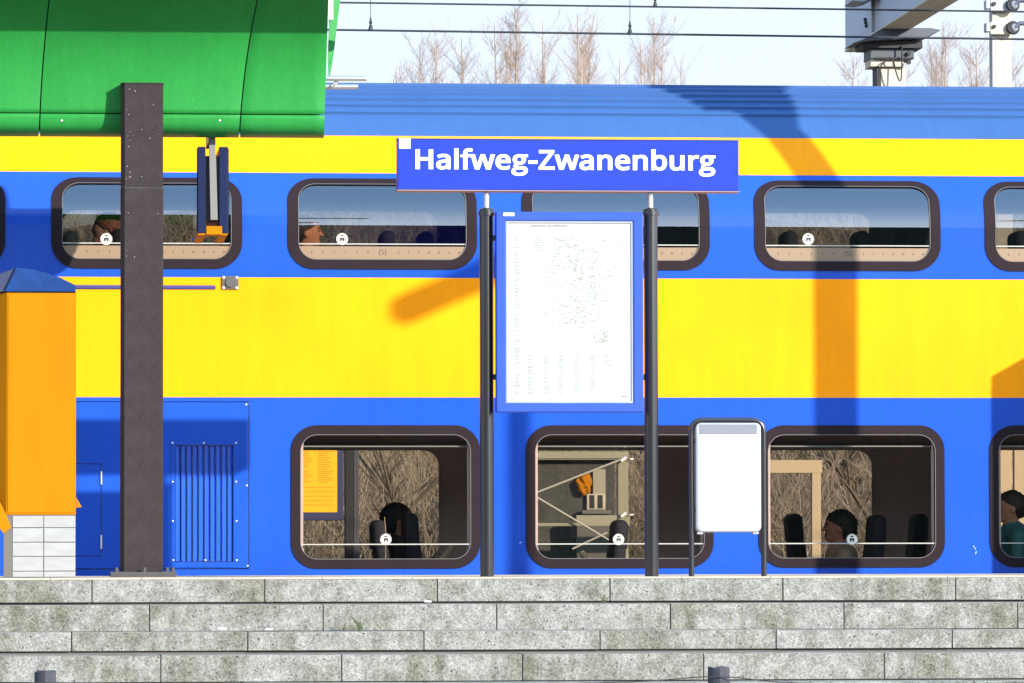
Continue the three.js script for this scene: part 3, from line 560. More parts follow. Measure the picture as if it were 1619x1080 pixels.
{
  const zf = ZS + 0.045, x0 = X(784.5, zf, 500), x1 = X(1017.5, zf, 500), y0 = Y(652, zf, 900), y1 = Y(335, zf, 900), a0 = X(800.5, zf, 500), a1 = X(1001.5, zf, 500), b0 = Y(637, zf, 900), b1 = Y(349.5, zf, 900);
  const m = thing('map_board', 'blue framed board holding a pale railway map between the two black poles', 'map board', V3((x0 + x1) / 2, y0, zf - 0.05));
  part(m, 'frame', prism(roundRect(x0, x1, y0, y1, 0.008, 2), zf - 0.09, zf, 0.008, [rectPts(a0, a1, b0, b1).reverse()]), M.frameBlue);
  part(m, 'back_plate', box(x0 + 0.012, x1 - 0.012, y0 + 0.012, y1 - 0.012, zf - 0.084, zf - 0.045, 0), M.frameBlue);
  const cv = document.createElement('canvas'); cv.width = 1024; cv.height = 1464; const c = cv.getContext('2d');
  c.fillStyle = 'rgb(252,252,250)'; c.fillRect(0, 0, 1024, 1464);
  c.fillStyle = 'rgba(70,70,62,0.75)'; c.font = 'bold 23px sans-serif'; c.fillText('Spoorkaart van Nederland', 200, 44);
  c.font = '11px sans-serif'; c.lineWidth = 2;
  const faint = (a) => `rgba(${105 + Math.floor(rnd() * 40)},${115 + Math.floor(rnd() * 30)},${60 + Math.floor(rnd() * 40)},${a * 0.72})`;
  for (let k = 0; k < 150; k++) {                      // the net of lines on the map
    let x = 560 + rr(-250, 330) * (0.5 + rnd() * 0.6), y = 500 + rr(-360, 330); c.strokeStyle = faint(rr(0.25, 0.6)); c.lineWidth = rr(1.5, 4); c.beginPath(); c.moveTo(x, y);
    let an = rnd() * 6.28; for (let q = 0; q < 6; q++) { an += rr(-0.6, 0.6); x += Math.cos(an) * rr(10, 38); y += Math.sin(an) * rr(10, 34); c.lineTo(x, y); } c.stroke();
  }
  for (let k = 0; k < 420; k++) { c.fillStyle = faint(rr(0.4, 0.8)); c.fillRect(560 + rr(-270, 390) * (0.4 + rnd() * 0.7), 490 + rr(-380, 400), rr(10, 34), 4); }
  for (let k = 0; k < 90; k++) { c.fillStyle = faint(rr(0.5, 0.85)); c.fillRect(700 + rr(0, 120), 880 + rr(0, 100), rr(6, 22), 4); }
  for (const [x, y0t, y1t] of [[64, 90, 1390], [170, 1070, 1390], [300, 1080, 1390], [420, 1080, 1390], [545, 1080, 1390], [675, 1080, 1370], [790, 1075, 1170]]) for (let y = y0t; y < y1t; y += 11) { if (rnd() < 0.12) continue; c.fillStyle = faint(rr(0.45, 0.8)); c.fillRect(x + rr(0, 6), y, rr(22, 54), 5); }
  for (let y = 130; y < 240; y += 13) { c.fillStyle = faint(0.6); c.fillRect(230, y, rr(40, 100), 5); }
  c.fillStyle = faint(0.8); c.fillRect(925, 1408, 48, 9);
  const t = new THREE.CanvasTexture(cv); t.colorSpace = THREE.SRGBColorSpace;
  const pg = new THREE.PlaneGeometry(a1 - a0 - 0.002, b1 - b0 - 0.002).translate((a0 + a1) / 2, (b0 + b1) / 2, zf - 0.018);
  part(m, 'poster', pg, std(0.335, 0.335, 0.33, 0.5, { map: t, specularIntensity: 0.3 }));
  part(m, 'poster_edge', prism(rectPts(a0 - 0.001, a1 + 0.001, b0 - 0.001, b1 + 0.001), zf - 0.022, zf - 0.010, 0, [rectPts(a0 + 0.012, a1 - 0.012, b0 + 0.012, b1 - 0.012).reverse()]), M.galv);
  part(m, 'label_plate', box(X(796, zf, 338), X(813, zf, 338), Y(341.5, zf, 800), Y(336.5, zf, 800), zf + 0.0003, zf + 0.003, 0.001), M.white);
  for (const s of [0, 1]) for (const py of [380, 600]) { const px = poleX[s], xp = X(px, ZS - 0.06, 620); part(m, 'clamp', s ? box(x1 - 0.004, xp + 0.004, Y(py, zf), Y(py, zf) + 0.04, ZS - 0.075, ZS - 0.045, 0.004) : box(xp - 0.004, x0 + 0.004, Y(py, zf), Y(py, zf) + 0.04, ZS - 0.075, ZS - 0.045, 0.004), M.black); }
}
// ------------------------------------------------------------------ white panel in a hoop
{
  const z = ZS, xa = X(1093, z, 800), xb = X(1207.5, z, 800), top = Y(664.5, z, 1150), R = 0.085;
  const o = thing('panel_stand', 'white rounded panel hung in a black tubular hoop on the platform', 'panel stand', V3((xa + xb) / 2, 0, z));
  const pts = [V3(xa, 0, z), V3(xa, top - R, z)];
  const path = new THREE.CurvePath(); path.add(new THREE.LineCurve3(V3(xa, 0, z), V3(xa, top - R, z)));
  path.add(new THREE.QuadraticBezierCurve3(V3(xa, top - R, z), V3(xa, top, z), V3(xa + R, top, z))); path.add(new THREE.LineCurve3(V3(xa + R, top, z), V3(xb - R, top, z)));
  path.add(new THREE.QuadraticBezierCurve3(V3(xb - R, top, z), V3(xb, top, z), V3(xb, top - R, z))); path.add(new THREE.LineCurve3(V3(xb, top - R, z), V3(xb, 0, z)));
  part(o, 'hoop', new THREE.TubeGeometry(path, 120, 0.019, 12), M.black);
  const a0 = X(1099, z, 800), a1 = X(1203, z, 800), b0 = Y(842, z, 1150), b1 = Y(668.5, z, 1150);
  part(o, 'case', prism(roundRect(a0, a1, b0, b1, 0.04, 6), z - 0.05, z + 0.030, 0.012), M.galv);
  part(o, 'white_face', prism(roundRect(a0 + 0.02, a1 - 0.012, b0 + 0.014, Y(688, z, 1150), 0.025, 6), z + 0.0305, z + 0.036, 0.002), std(0.84, 0.84, 0.84, 0.4));
  part(o, 'grey_header', prism(rectPts(a0 + 0.03, a1 - 0.03, Y(686, z, 1150), b1 - 0.012), z + 0.0305, z + 0.034, 0.001), std(0.13, 0.135, 0.15, 0.45));
  for (const px of [1102, 1190]) part(o, 'bracket', box(X(px, z, 843), X(px + 9, z, 843), b0 - 0.012, b0 + 0.004, z - 0.03, z + 0.02, 0.003), M.steel);
  for (const x of [[xa - 0.004, a0 + 0.006], [a1 - 0.006, xb + 0.004]]) for (const py of [700, 810]) part(o, 'bracket', box(x[0], x[1], Y(py, z), Y(py, z) + 0.03, z - 0.012, z + 0.012, 0.003), M.black);
}
// ------------------------------------------------------------------ brown canopy post
const ZC = 3.27;
{
  const x0 = X(191, ZC, 600), x1 = X(258, ZC, 600), d = 0.30, c = 0.024, yt = Y(132.5, ZC, 225), ys = Y(297, ZC, 225);
  const post = thing('canopy_post', 'dark brown square steel post standing under the green canopy', 'post', V3((x0 + x1) / 2, 0, ZC - d / 2));
  const sec = (q) => [[x0 + q, -ZC + c + q], [x0 + c + q, -ZC + q], [x1 - c * 0.7 - q, -ZC + q], [x1 - q, -ZC + c + q], [x1 - q, -ZC + d - q], [x0 + q, -ZC + d - q]];
  const up = (y0, y1, q) => prism(sec(q), y0, y1, 0.0025).rotateX(-Math.PI / 2);
  part(post, 'lower_shaft', up(0.035, ys - 0.0015, 0), M.postPaint); part(post, 'upper_shaft', up(ys + 0.0015, yt, 0.0012), M.postPaint);
  part(post, 'weld_seam', up(ys - 0.003, ys + 0.003, -0.0012), M.plate ??= std(0.07, 0.065, 0.06, 0.8, { map: tile(gritTex, 3, 3) }));
  part(post, 'cap', up(yt, yt + 0.008, -0.003), M.postPaint);
  const plate = part(post, 'base_plate', box(X(174, ZC, 910), X(279, ZC, 910), 0.001, 0.036, ZC - d - 0.08, ZC + 0.09, 0.006), M.plate ??= std(0.07, 0.065, 0.06, 0.8, { map: tile(gritTex, 3, 3) }));
  for (const px of [184, 228, 264, 273]) part(plate, 'bolt', new THREE.CylinderGeometry(0.013, 0.015, 0.03, 6).translate(X(px, ZC, 905), 0.05, ZC + 0.05), M.plate);
  for (let k = 0; k < 26; k++) { const py = rr(140, 420), px = rnd() < 0.5 ? rr(199, 206) : rr(205, 254); part(post, 'paint_chip', new THREE.CircleGeometry(rr(0.0015, 0.0042), 6).translate(X(px, ZC, py), Y(py, ZC, px), ZC + 0.0012), M.galv); }
}
// ------------------------------------------------------------------ green canopy: curved panels on a shell
{
  const base = P(225, 132, ZC);
  const can = thing('station_canopy', 'green curved metal canopy reaching over the platform', 'canopy', V3(base.x, base.y, 2.4));
  const rows = [[217, 2.8], [216.5, 2.9], [213, 2.99], [206, 3.055], [196, 3.09], [180, 3.105], [150, 3.12], [120, 3.145], [95, 3.18], [72, 3.225], [50, 3.285], [28, 3.365], [8, 3.46], [-12, 3.58], [-28, 3.72], [-38, 3.9], [-42, 4.0]];
  const fine = []; for (let i = 0; i + 1 < rows.length; i++) for (let k = 0; k < 3; k++) { const t = k / 3, a = rows[Math.max(0, i - 1)], b = rows[i], c = rows[i + 1], d = rows[Math.min(rows.length - 1, i + 2)], cr = (q) => 0.5 * (2 * b[q] + (c[q] - a[q]) * t + (2 * a[q] - 5 * b[q] + 4 * c[q] - d[q]) * t * t + (3 * b[q] - a[q] - 3 * c[q] + d[q]) * t ** 3); fine.push([cr(0), cr(1)]); }
  fine.push(rows[rows.length - 1]);
  const seam = (px, py) => px < 500 ? px + (py < 217 ? (217 - py) * lerp(0.065, 0.115, Math.max(0, Math.min(1, (px - 62) / 316))) * Math.min(1.35, 0.4 + (217 - py) / 300) : 0) : px + Math.max(0, (217 - py) * 0.033);
  const heights = (f) => [f[0], f[1], Y(f[0], f[1], 250)];
  const R = fine.map(heights);
  const xAt = (px, f) => X(seam(px, f[0]), f[1], Math.max(0, f[0]));
  // a panel between two seams and two rows, with thickness
  function loft(pa, pb, i0, i1, gap, off = 0, th = 0.03) {
    const pos = [], uv = [], idx = [], n = i1 - i0 + 1;
    const nrm = (i) => { const a = R[Math.max(0, i - 1)], b = R[Math.min(R.length - 1, i + 1)], dy = b[2] - a[2], dz = b[1] - a[1], l = Math.hypot(dy, dz); return [-dz / l, dy / l]; };
    for (const lay of [0, 1]) for (let i = i0; i <= i1; i++) {
      const m = nrm(i), o = off - lay * th; let y = R[i][2] + m[0] * o, z = R[i][1] + m[1] * o;
      const e = i === i0 ? gap : i === i1 ? -gap : 0; y += m[1] * e * 0.8; z += -m[0] * e * 0.8;
      for (let k = 0; k <= 6; k++) { const x = lerp(xAt(pa, R[i]) + gap, xAt(pb, R[i]) - gap, k / 6); pos.push(x, y, z); uv.push(x, y + z); }
    }
    const q = (a, b, c, d) => idx.push(a, b, c, a, c, d), id = (l, i, k) => l * n * 7 + i * 7 + k;
    for (let i = 0; i < n - 1; i++) { for (let k = 0; k < 6; k++) { q(id(0, i, k), id(0, i, k + 1), id(0, i + 1, k + 1), id(0, i + 1, k)); q(id(1, i, k), id(1, i + 1, k), id(1, i + 1, k + 1), id(1, i, k + 1)); } q(id(0, i, 0), id(0, i + 1, 0), id(1, i + 1, 0), id(1, i, 0)); q(id(0, i, 6), id(1, i, 6), id(1, i + 1, 6), id(0, i + 1, 6)); }
    for (let k = 0; k < 6; k++) { q(id(0, 0, k), id(1, 0, k), id(1, 0, k + 1), id(0, 0, k + 1)); q(id(0, n - 1, k), id(0, n - 1, k + 1), id(1, n - 1, k + 1), id(1, n - 1, k)); }
    let g = new THREE.BufferGeometry(); g.setAttribute('position', new THREE.Float32BufferAttribute(pos, 3)); g.setAttribute('uv', new THREE.Float32BufferAttribute(uv, 2)); g.setIndex(idx);
    g.computeVertexNormals(); return g;
  }
  const seams = [-570, -254, 62, 378.5, 513], split = 15, last = R.length - 1;
  for (let i = 0; i + 1 < seams.length; i++) {
    part(can, 'lip_panel', loft(seams[i], seams[i + 1], 0, split, 0.0045), M.green);
    part(can, 'curved_panel', loft(seams[i], seams[i + 1], split, last, 0.0045), M.green);
    const cx = [97, 347]; for (const px of cx) if (i === 2) part(can, 'rivet', new THREE.SphereGeometry(0.010, 10, 6).scale(1, 1, 0.5).translate(X(px, 3.09, 191), Y(191, 3.09, px), 3.097), M.steel);
  }
  part(can, 'eave_panel', loft(505, 690, last - 8, last, 0.0045), M.green);
  part(can, 'backing_shell', loft(-570, 511, 0, last, 0.03, -0.038, 0.05), M.dark);
  // gutter box along the rear, hidden from here: its shadow lies on the train left of the first window
  const zg = 2.05;
  part(can, 'rear_gutter', prism([[X(-570, zg, 150), Y(207, zg, 250)], [X(448, zg, 150), Y(207, zg, 250)], [X(498, zg, 150), Y(104, zg, 250)], [X(-570, zg, 150), Y(104, zg, 250)]], zg - 0.12, zg, 0.004), M.green);
  for (const px of [-200, 120, 420]) part(can, 'gutter_arm', rod(V3(X(px, zg, 150), Y(140, zg, 250), zg), V3(X(px, zg, 150), Y(100, 3.1, 250), 3.1), 0.03, 0.03, 10), M.galv);
  // end trim that shows as a green arc past the last panel
  {
    const pos = [], idx = [], T = [[122, 520, 521], [100, 519, 525.5], [75, 519, 529], [50, 520, 532], [25, 521, 535], [0, 522, 538], [-30, 523, 541], [-60, 524, 543]];
    T.forEach(([py, a, b], i) => { const z = 2.95; for (const zz of [z, z - 0.03]) { pos.push(X(a, z, py), Y(py, z, 520), zz, X(b, z, py), Y(py, z, 520), zz - 0.02); } if (i) { const o = i * 4, p = o - 4; for (const e of [0, 2]) idx.push(p + e, p + e + 1, o + e + 1, p + e, o + e + 1, o + e); idx.push(p + 1, p + 3, o + 3, p + 1, o + 3, o + 1); } });
    const g = new THREE.BufferGeometry(); g.setAttribute('position', new THREE.Float32BufferAttribute(pos, 3)); g.setIndex(idx); const h = g.toNonIndexed(); h.computeVertexNormals();
    part(can, 'end_trim', h, M.green);
    part(can, 'end_plate', box(X(515, 3.0, 15), X(527, 3.0, 15), Y(31, 3.0, 520), Y(-26, 3.0, 520), 2.97, 2.99, 0.003), M.cream);
  }
  for (const [py, a, b, z] of [[124, 500, 579, 3.0], [137, 500, 566, 2.95]]) part(can, 'conduit', rod(V3(X(a, z, py), Y(py, z, 540), z), V3(X(b, z, py), Y(py, z, 540), z), 0.0185, 0.0185, 14), M.steel);
  part(can, 'conduit_clip', rod(V3(X(523, 2.98, 137), Y(137, 2.98, 540), 2.98), V3(X(535, 2.98, 127), Y(127, 2.98, 540), 2.98), 0.012, 0.012, 8), M.steel);
}
// ------------------------------------------------------------------ hanging display under the canopy, seen end on
{
  const zn = 2.86, zf = 1.9, y0 = Y(369, zn, 340), y1 = Y(232, zn, 340), xx = (px) => X(px, zn, 300);
  const o = thing('hanging_display', 'dark blue hanging platform display seen end on under the canopy', 'display', V3(xx(336), Y(216, zn, 336), (zn + zf) / 2));
  const navy = std(0.0015, 0.0065, 0.036, 0.4, { specularIntensity: 0.4 }), gl = std(0.012, 0.018, 0.03, 0.02, { clearcoat: 1, clearcoatRoughness: 0 });
  for (const [a, b] of [[312.5, 325], [346.5, 360.5]]) { const c = part(o, 'case', box(xx(a), xx(b), y0, y1, zf, zn, 0.004), navy); const left = a < 330; part(c, 'glass_face', left ? box(xx(a) - 0.006, xx(a) - 0.001, y0 + 0.01, y1 - 0.01, zf + 0.01, zn - 0.01, 0) : box(xx(b) + 0.001, xx(b) + 0.006, y0 + 0.01, y1 - 0.01, zf + 0.01, zn - 0.01, 0), gl); }
  part(o, 'core', box(xx(325) + 0.001, xx(346.5) - 0.001, Y(350, zn, 340), Y(246, zn, 340), zf + 0.04, zn - 0.03, 0), M.dark);
  part(o, 'spine', prism([[xx(332.5), Y(348, zn, 340)], [xx(344), Y(348, zn, 340)], [xx(340.5), Y(217.5, zn, 340)], [xx(330), Y(217.5, zn, 340)]], zn - 0.028, zn + 0.012, 0.003), std(0.13, 0.125, 0.115, 0.6));
  part(o, 'hanger', box(xx(330.5), xx(340), Y(222, zn, 340), Y(205, zn, 340) + 0.06, zf + 0.2, zn - 0.04, 0.003), M.galv);
  for (const [a, b] of [[313, 325], [347, 360]]) part(o, 'yellow_foot', box(xx(a), xx(b), y0 - 0.012, y0 - 0.0005, zf + 0.02, zn - 0.004, 0.002), M.boxYellow);
  part(o, 'yellow_foot', box(xx(326), xx(351), Y(371, zn, 340), Y(357.5, zn, 340), zn - 0.2, zn + 0.004, 0.003), M.boxYellow);
}
// ------------------------------------------------------------------ yellow cabinet on its tiled plinth
{
  const z = 3.3, zb = z - 0.55, x = (px) => X(px, z, 650), y = (py) => Y(py, z, 60);
  const o = thing('yellow_cabinet', 'orange yellow cabinet with blue sloping lid on a white tiled plinth', 'cabinet', V3(x(60), 0, z - 0.3));
  const plan = (p0, p1, ch) => [[x(p0), -z], [x(p1), -z], [x(p1), -zb], [x(p0) - ch, -zb], [x(p0) - ch, -z + ch]];
  part(o, 'body', prism(plan(10.5, 120, 0.16), y(814), y(463), 0.003).rotateX(-Math.PI / 2), M.boxYellow);
  part(o, 'door', box(x(12.5), x(118.8), y(811), y(466), z + 0.0008, z + 0.006, 0.003), M.boxYellow);
  part(o, 'lid', prism([[7, 461.5], [25, 423], [56, 427], [95, 439], [119.5, 451], [119.5, 461.5]].map(([a, b]) => [x(a), y(b)]), zb - 0.02, z + 0.012, 0.004), std(0.006, 0.045, 0.19, 0.6, { map: tile(gritTex, 2, 2), specularIntensity: 0.3 }));
  part(o, 'lid_side', prism([[7, 461.5], [25, 423], [-20, 440], [-30, 461.5]].map(([a, b]) => [x(a), y(b)]), zb - 0.02, z - 0.02, 0.003), std(0.01, 0.015, 0.05, 0.5));
  part(o, 'latch', prism([[120.5, 786], [129.5, 802], [120.5, 803]].map(([a, b]) => [x(a), y(b)]), z - 0.06, z - 0.02, 0.002), M.boxYellow);
  part(o, 'apron', prism([[10, 814], [-12, 768], [-26, 800], [6, 844], [18, 834]].map(([a, b]) => [x(a), y(b)]), z - 0.012, z + 0.01, 0.003), M.boxYellow);
  const core = part(o, 'plinth', box(x(6), x(119.6), 0.001, y(814) - 0.001, zb + 0.03, z - 0.006, 0), M.mortar);
  const rows = [815, 834.5, 857.5, 880, 903.3, 918];
  for (let r = 0; r < 5; r++) {
    for (const [a, b] of [[20, 68.6], [69.6, 119.4]]) { const g = box(x(a) + 0.001, x(b), Math.max(0.002, y(rows[r + 1] - 0.6)), y(rows[r] + 0.6), z - 0.03, z + rr(-0.002, 0.002), 0.003, 2), p = g.attributes.position, uv = g.attributes.uv, ou = rnd() * 3, ov = rnd() * 3; for (let i = 0; i < p.count; i++) uv.setXY(i, p.getX(i) * 1.2 + ou, p.getY(i) * 1.2 + ov); part(core, 'brick', g, M.brick); }
    part(core, 'brick', box(x(5.5), x(18.5), Math.max(0.002, y(rows[r + 1] + 3)), y(rows[r] + 5), z - 0.05, z - 0.008 + rr(-0.001, 0.001), 0.003), M.brickRed);
  }
}
// ------------------------------------------------------------------ overhead line: portal over the tracks
const mastX = P(1322, 700, 0).addScaledVector(sunDir, -(ZS + 0.1) / -sunDir.z).x, mastZ = ZS + 0.1;
{
  let zf = -5; while (X(1408, zf, 110) < mastX && zf > -40) zf -= 0.02;
  const yb = Y(52, zf, 1430), wl = mastX - 0.15, wr = mastX + 0.15;
  const o = thing('overhead_portal', 'pale steel portal carrying the overhead line across the tracks', 'portal', V3(mastX, GROUND, (mastZ + zf) / 2));
  part(o, 'girder_web', box(wl, wl + 0.03, yb + 0.02, yb + 0.68, zf - 2.2, mastZ + 0.3, 0.004), M.galvPale ??= std(0.36, 0.40, 0.47, 0.55, { map: tile(grainTex, 1, 1) }));
  part(o, 'girder_web', box(wr - 0.03, wr, yb + 0.02, yb + 0.68, zf - 2.2, mastZ + 0.3, 0.004), M.galvPale);
  part(o, 'bottom_flange', box(wl - 0.012, wr + 0.012, yb, yb + 0.02, zf - 2.2, mastZ + 0.3, 0.004), M.cream);
  part(o, 'top_flange', box(wl - 0.012, wr + 0.012, yb + 0.68, yb + 0.70, zf - 2.2, mastZ + 0.3, 0.004), M.galvPale);
  part(o, 'stiffener', box(wl - 0.03, wl - 0.001, yb + 0.03, yb + 0.66, zf - 0.2, zf - 0.16, 0.003), M.galv);
  for (const dy of [0.14, 0.18, 0.22, 0.50, 0.54]) for (const dz of [-0.5]) part(o, 'bolt', new THREE.SphereGeometry(0.022, 8, 6).translate(wl - 0.012, yb + dy, zf + dz - dy * 0.9), M.dark);
  // head of the far leg: wing plates, stacked beams, bolts
  const z = zf, x = (px) => X(px, z, 90), y = (py) => Y(py, z, 1410);
  part(o, 'wing_plate', prism([[1341, 74], [1362, 66], [1392, 50], [1462, 50], [1478, 53], [1456, 64], [1440, 66], [1370, 70]].map(([a, b]) => [x(a), y(b)]), z - 0.3, z + 0.42, 0.003), M.slate ??= std(0.045, 0.05, 0.06, 0.6));
  part(o, 'wing_plate', prism([[1341, 6], [1362, -4], [1400, -12], [1372, 4], [1357, 8]].map(([a, b]) => [x(a), y(b)]), z - 0.3, z + 0.3, 0.003), M.galv);
  part(o, 'saddle', box(x(1358), x(1452), y(80), y(68), z - 0.26, z + 0.28, 0.006), M.dark);
  part(o, 'saddle', box(x(1371), x(1440), y(96), y(80) - 0.002, z - 0.24, z + 0.22, 0.006), M.slate);
  part(o, 'saddle', box(x(1372), x(1424), y(108), y(96) - 0.002, z - 0.2, z + 0.2, 0.006), M.cream);
  part(o, 'cross_pin', box(x(1378), x(1439), y(97), y(94), z + 0.222, z + 0.26, 0.004), M.dark);
  for (const py of [87.5, 102]) part(o, 'bolt', new THREE.CylinderGeometry(0.024, 0.024, 0.05, 8).rotateX(Math.PI / 2).translate(x(1431), y(py), z + 0.24), M.dark);
  part(o, 'far_leg', box(x(1389), x(1429), GROUND, y(108) - 0.001, z - 0.14, z + 0.14, 0.01), M.cream);
  part(o, 'leg_edge', box(x(1382), x(1388.5), GROUND, y(107), z - 0.12, z + 0.16, 0.004), M.dark);
  part(o, 'earth_wire', tube([[1426, 72], [1426, 100], [1424, 128], [1418, 118], [1411, 93], [1402, 96], [1392, 106], [1389, 130]].map(([a, b]) => P(a, b, z + 0.3)), 0.009, 6, 50), M.dark);
  // near leg, out of the picture on the right: it shades the train
  part(o, 'near_leg', box(mastX - 0.097, mastX + 0.097, GROUND, yb, mastZ - 0.097, mastZ + 0.097, 0.008), M.cream);
  part(o, 'knee_brace', prism([[-mastZ - 0.1, yb], [-mastZ + 0.75, yb], [-mastZ - 0.1, yb - 0.6]], mastX - 0.06, mastX + 0.06, 0.004).rotateY(Math.PI / 2), M.cream);
}
// far mast with bracket insulators
{
  const z = -14.6, x = (px) => X(px, z, 60), y = (py) => Y(py, z, 1590);
  const o = thing('overhead_mast', 'cream square mast with bracket insulators beyond the train', 'mast', V3(x(1582), GROUND, z));
  part(o, 'shaft', box(x(1571), x(1597), GROUND, y(-60), z - 0.09, z + 0.09, 0.006), M.cream);
  part(o, 'shaft_edge', box(x(1566), x(1570.6), GROUND, y(-60), z - 0.07, z + 0.1, 0.003), M.galv);
  for (const [c, m] of [[9, M.galv], [45, M.cream]]) {
    part(o, 'clamp', box(x(1561), x(1588), y(c + 12), y(c - 8), z + 0.09, z + 0.17, 0.01), m);
    part(o, 'clamp_plate', box(x(1554), x(1560), y(c + 8), y(c - 6), z + 0.06, z + 0.2, 0.004), M.galv);
    part(o, 'bolt', new THREE.CylinderGeometry(0.022, 0.022, 0.03, 8).rotateX(Math.PI / 2).translate(x(1567), y(c), z + 0.18), M.dark);
    const ins = part(o, 'insulator', new THREE.TorusGeometry(0.052, 0.022, 10, 24).translate(x(1596), y(c + 2), z + 0.2), M.dark);
    part(ins, 'bell', new THREE.SphereGeometry(0.05, 16, 10).scale(0.9, 1, 0.8).translate(x(1598), y(c + 2), z + 0.2), M.galv);
    part(o, 'arm', tube([V3(x(1598), y(c + 2), z + 0.22), V3(x(1607), y(c - 4), z + 0.22), V3(x(1625), y(c - 6), z + 0.22), V3(x(1800), y(c - 20), z + 0.22)], 0.024, 8, 30), std(0.06, 0.065, 0.09, 0.4));
  }
}
// contact wires with droppers
for (const [z, ya, yb, drops, label] of [[-TW / 2, 47.3, 62, [586, 996], 'overhead wire with two droppers hanging above the train roof'], [-6.0, 4, 18.5, [1036], 'higher overhead wire above the track behind the train']]) {
  const a = P(537, ya, z), b = P(1619, yb, z), d = b.clone().sub(a), o = thing('overhead_wire', label, 'wire', a.clone());
  const pt = (px) => { const t = (X(px, z, 40) - a.x) / d.x; return a.clone().addScaledVector(d, t); };
  const s = a.clone().addScaledVector(d, -2.2), e = a.clone().addScaledVector(d, 2.6);
  part(o, 'contact_wire', rod(s, e, 0.0085, 0.0085, 8), M.dark);
  part(o, 'messenger_wire', rod(s.clone().add(V3(0, 1.15, 0)), e.clone().add(V3(0, 1.15, 0)), 0.008, 0.008, 8), M.dark);
  for (const px of [...drops, -420, 1460 + (z < -4 ? 300 : 0) + 400]) {
    const p = pt(px), t = p.clone().add(V3(0, 1.15, 0));
    const dr = part(o, 'dropper', rod(p, t, 0.003, 0.003, 5), M.dark);
    part(dr, 'clamp', merge([new THREE.CylinderGeometry(0.010, 0.022, 0.05, 10).translate(p.x, p.y + 0.022, p.z), new THREE.SphereGeometry(0.014, 10, 8).translate(p.x, p.y + 0.062, p.z), new THREE.CylinderGeometry(0.006, 0.009, 0.03, 8).translate(p.x, p.y + 0.085, p.z)]), M.dark);
  }
}
// ------------------------------------------------------------------ things out of the picture whose shadows fall on the train
{
  const back = (px, py, z) => P(px, py, 0).addScaledVector(sunDir, z / sunDir.z);
  { // lamp post on the ground before the steps
    const z = 7.2, foot = back(820, 700, z), tip = back(622, 497, z + 0.75), top = back(822, 410, z);
    const o = thing('lamp_post', 'slim grey lamp post with a box lantern standing before the steps', 'lamp post', V3(foot.x, GROUND, z));
    part(o, 'pole', rod(V3(foot.x, GROUND, z), V3(foot.x, top.y, z), 0.08, 0.07, 18), M.galv);
    const c = tip.clone().lerp(V3(foot.x, top.y, z), 0.5), len = tip.distanceTo(V3(foot.x, top.y, z));
    const g = new RoundedBoxGeometry(0.22, 0.20, len, 3, 0.06); const q = new THREE.Quaternion().setFromUnitVectors(V3(0, 0, 1), tip.clone().sub(V3(foot.x, top.y, z)).normalize());
    part(o, 'lantern', g.applyQuaternion(q).translate(c.x, c.y, c.z), M.galv);
  }
  { // shelter further along the platform
    const z1 = 2.0, p = back(1566, 612, z1), w = 3.2, z0 = 0.9;
    const o = thing('waiting_shelter', 'grey closed waiting shelter further along the platform', 'shelter', V3(p.x + w / 2, 0, (z0 + z1) / 2));
    part(o, 'side_wall', box(p.x, p.x + 0.06, 0, p.y, z0, z1, 0.005), M.galv); part(o, 'side_wall', box(p.x + w - 0.06, p.x + w, 0, p.y, z0, z1, 0.005), M.galv);
    part(o, 'back_wall', box(p.x + 0.061, p.x + w - 0.061, 0, p.y, z0, z0 + 0.05, 0.005), M.galv);
    part(o, 'roof', box(p.x - 0.0, p.x + w, p.y + 0.001, p.y + 0.08, z0, z1, 0.01), M.galv);
    part(o, 'bench', box(p.x + 0.3, p.x + w - 0.3, 0.42, 0.46, z0 + 0.06, z0 + 0.5, 0.01), M.cream); for (const q of [0.5, w - 0.6]) part(o, 'bench_leg', box(p.x + q, p.x + q + 0.06, 0, 0.419, z0 + 0.1, z0 + 0.45, 0.01), M.galv);
  }
}
// ------------------------------------------------------------------ beyond the train: seen through both rows of windows
const poster = (() => {
  const c = document.createElement('canvas'); c.width = 512; c.height = 640; const x = c.getContext('2d');
  x.fillStyle = 'rgb(255,196,20)'; x.fillRect(0, 0, 512, 640); x.fillStyle = 'rgba(190,110,0,0.75)';
  for (let k = 0; k < 4; k++) for (let y = 40; y < 450; y += 14) { if (rnd() < 0.08) continue; x.fillRect(30 + k * 122, y, rr(50, 96), 5); }
  for (let y = 480; y < 620; y += 28) x.fillRect(20, y, 470, 4);
  const t = new THREE.CanvasTexture(c); t.colorSpace = THREE.SRGBColorSpace; return t;
})();
{
  const z = -9.8, x = (px) => X(px, z, 760), y = (py) => Y(py, z, 500);
  const o = thing('timetable_board', 'yellow timetable poster in a blue frame beyond the train', 'notice board', V3(x(490), GROUND, z));
  part(o, 'frame', box(x(388), x(543), y(823), y(640), z - 0.06, z, 0.008), std(0.03, 0.035, 0.10, 0.5));
  part(o, 'poster', new THREE.PlaneGeometry(x(533) - x(399), y(651) - y(810)).translate((x(399) + x(533)) / 2, (y(651) + y(810)) / 2, z + 0.004), std(0.95, 0.85, 0.6, 0.5, { map: poster }));
  for (const px of [382, 545]) part(o, 'post', box(x(px), x(px + 13), GROUND, y(635), z - 0.09, z + 0.02, 0.01), M.dark);
  part(o, 'post_cover', box(x(558.5), x(568), GROUND, y(635), z - 0.05, z - 0.01, 0.008), std(0.05, 0.05, 0.06, 0.6));
}
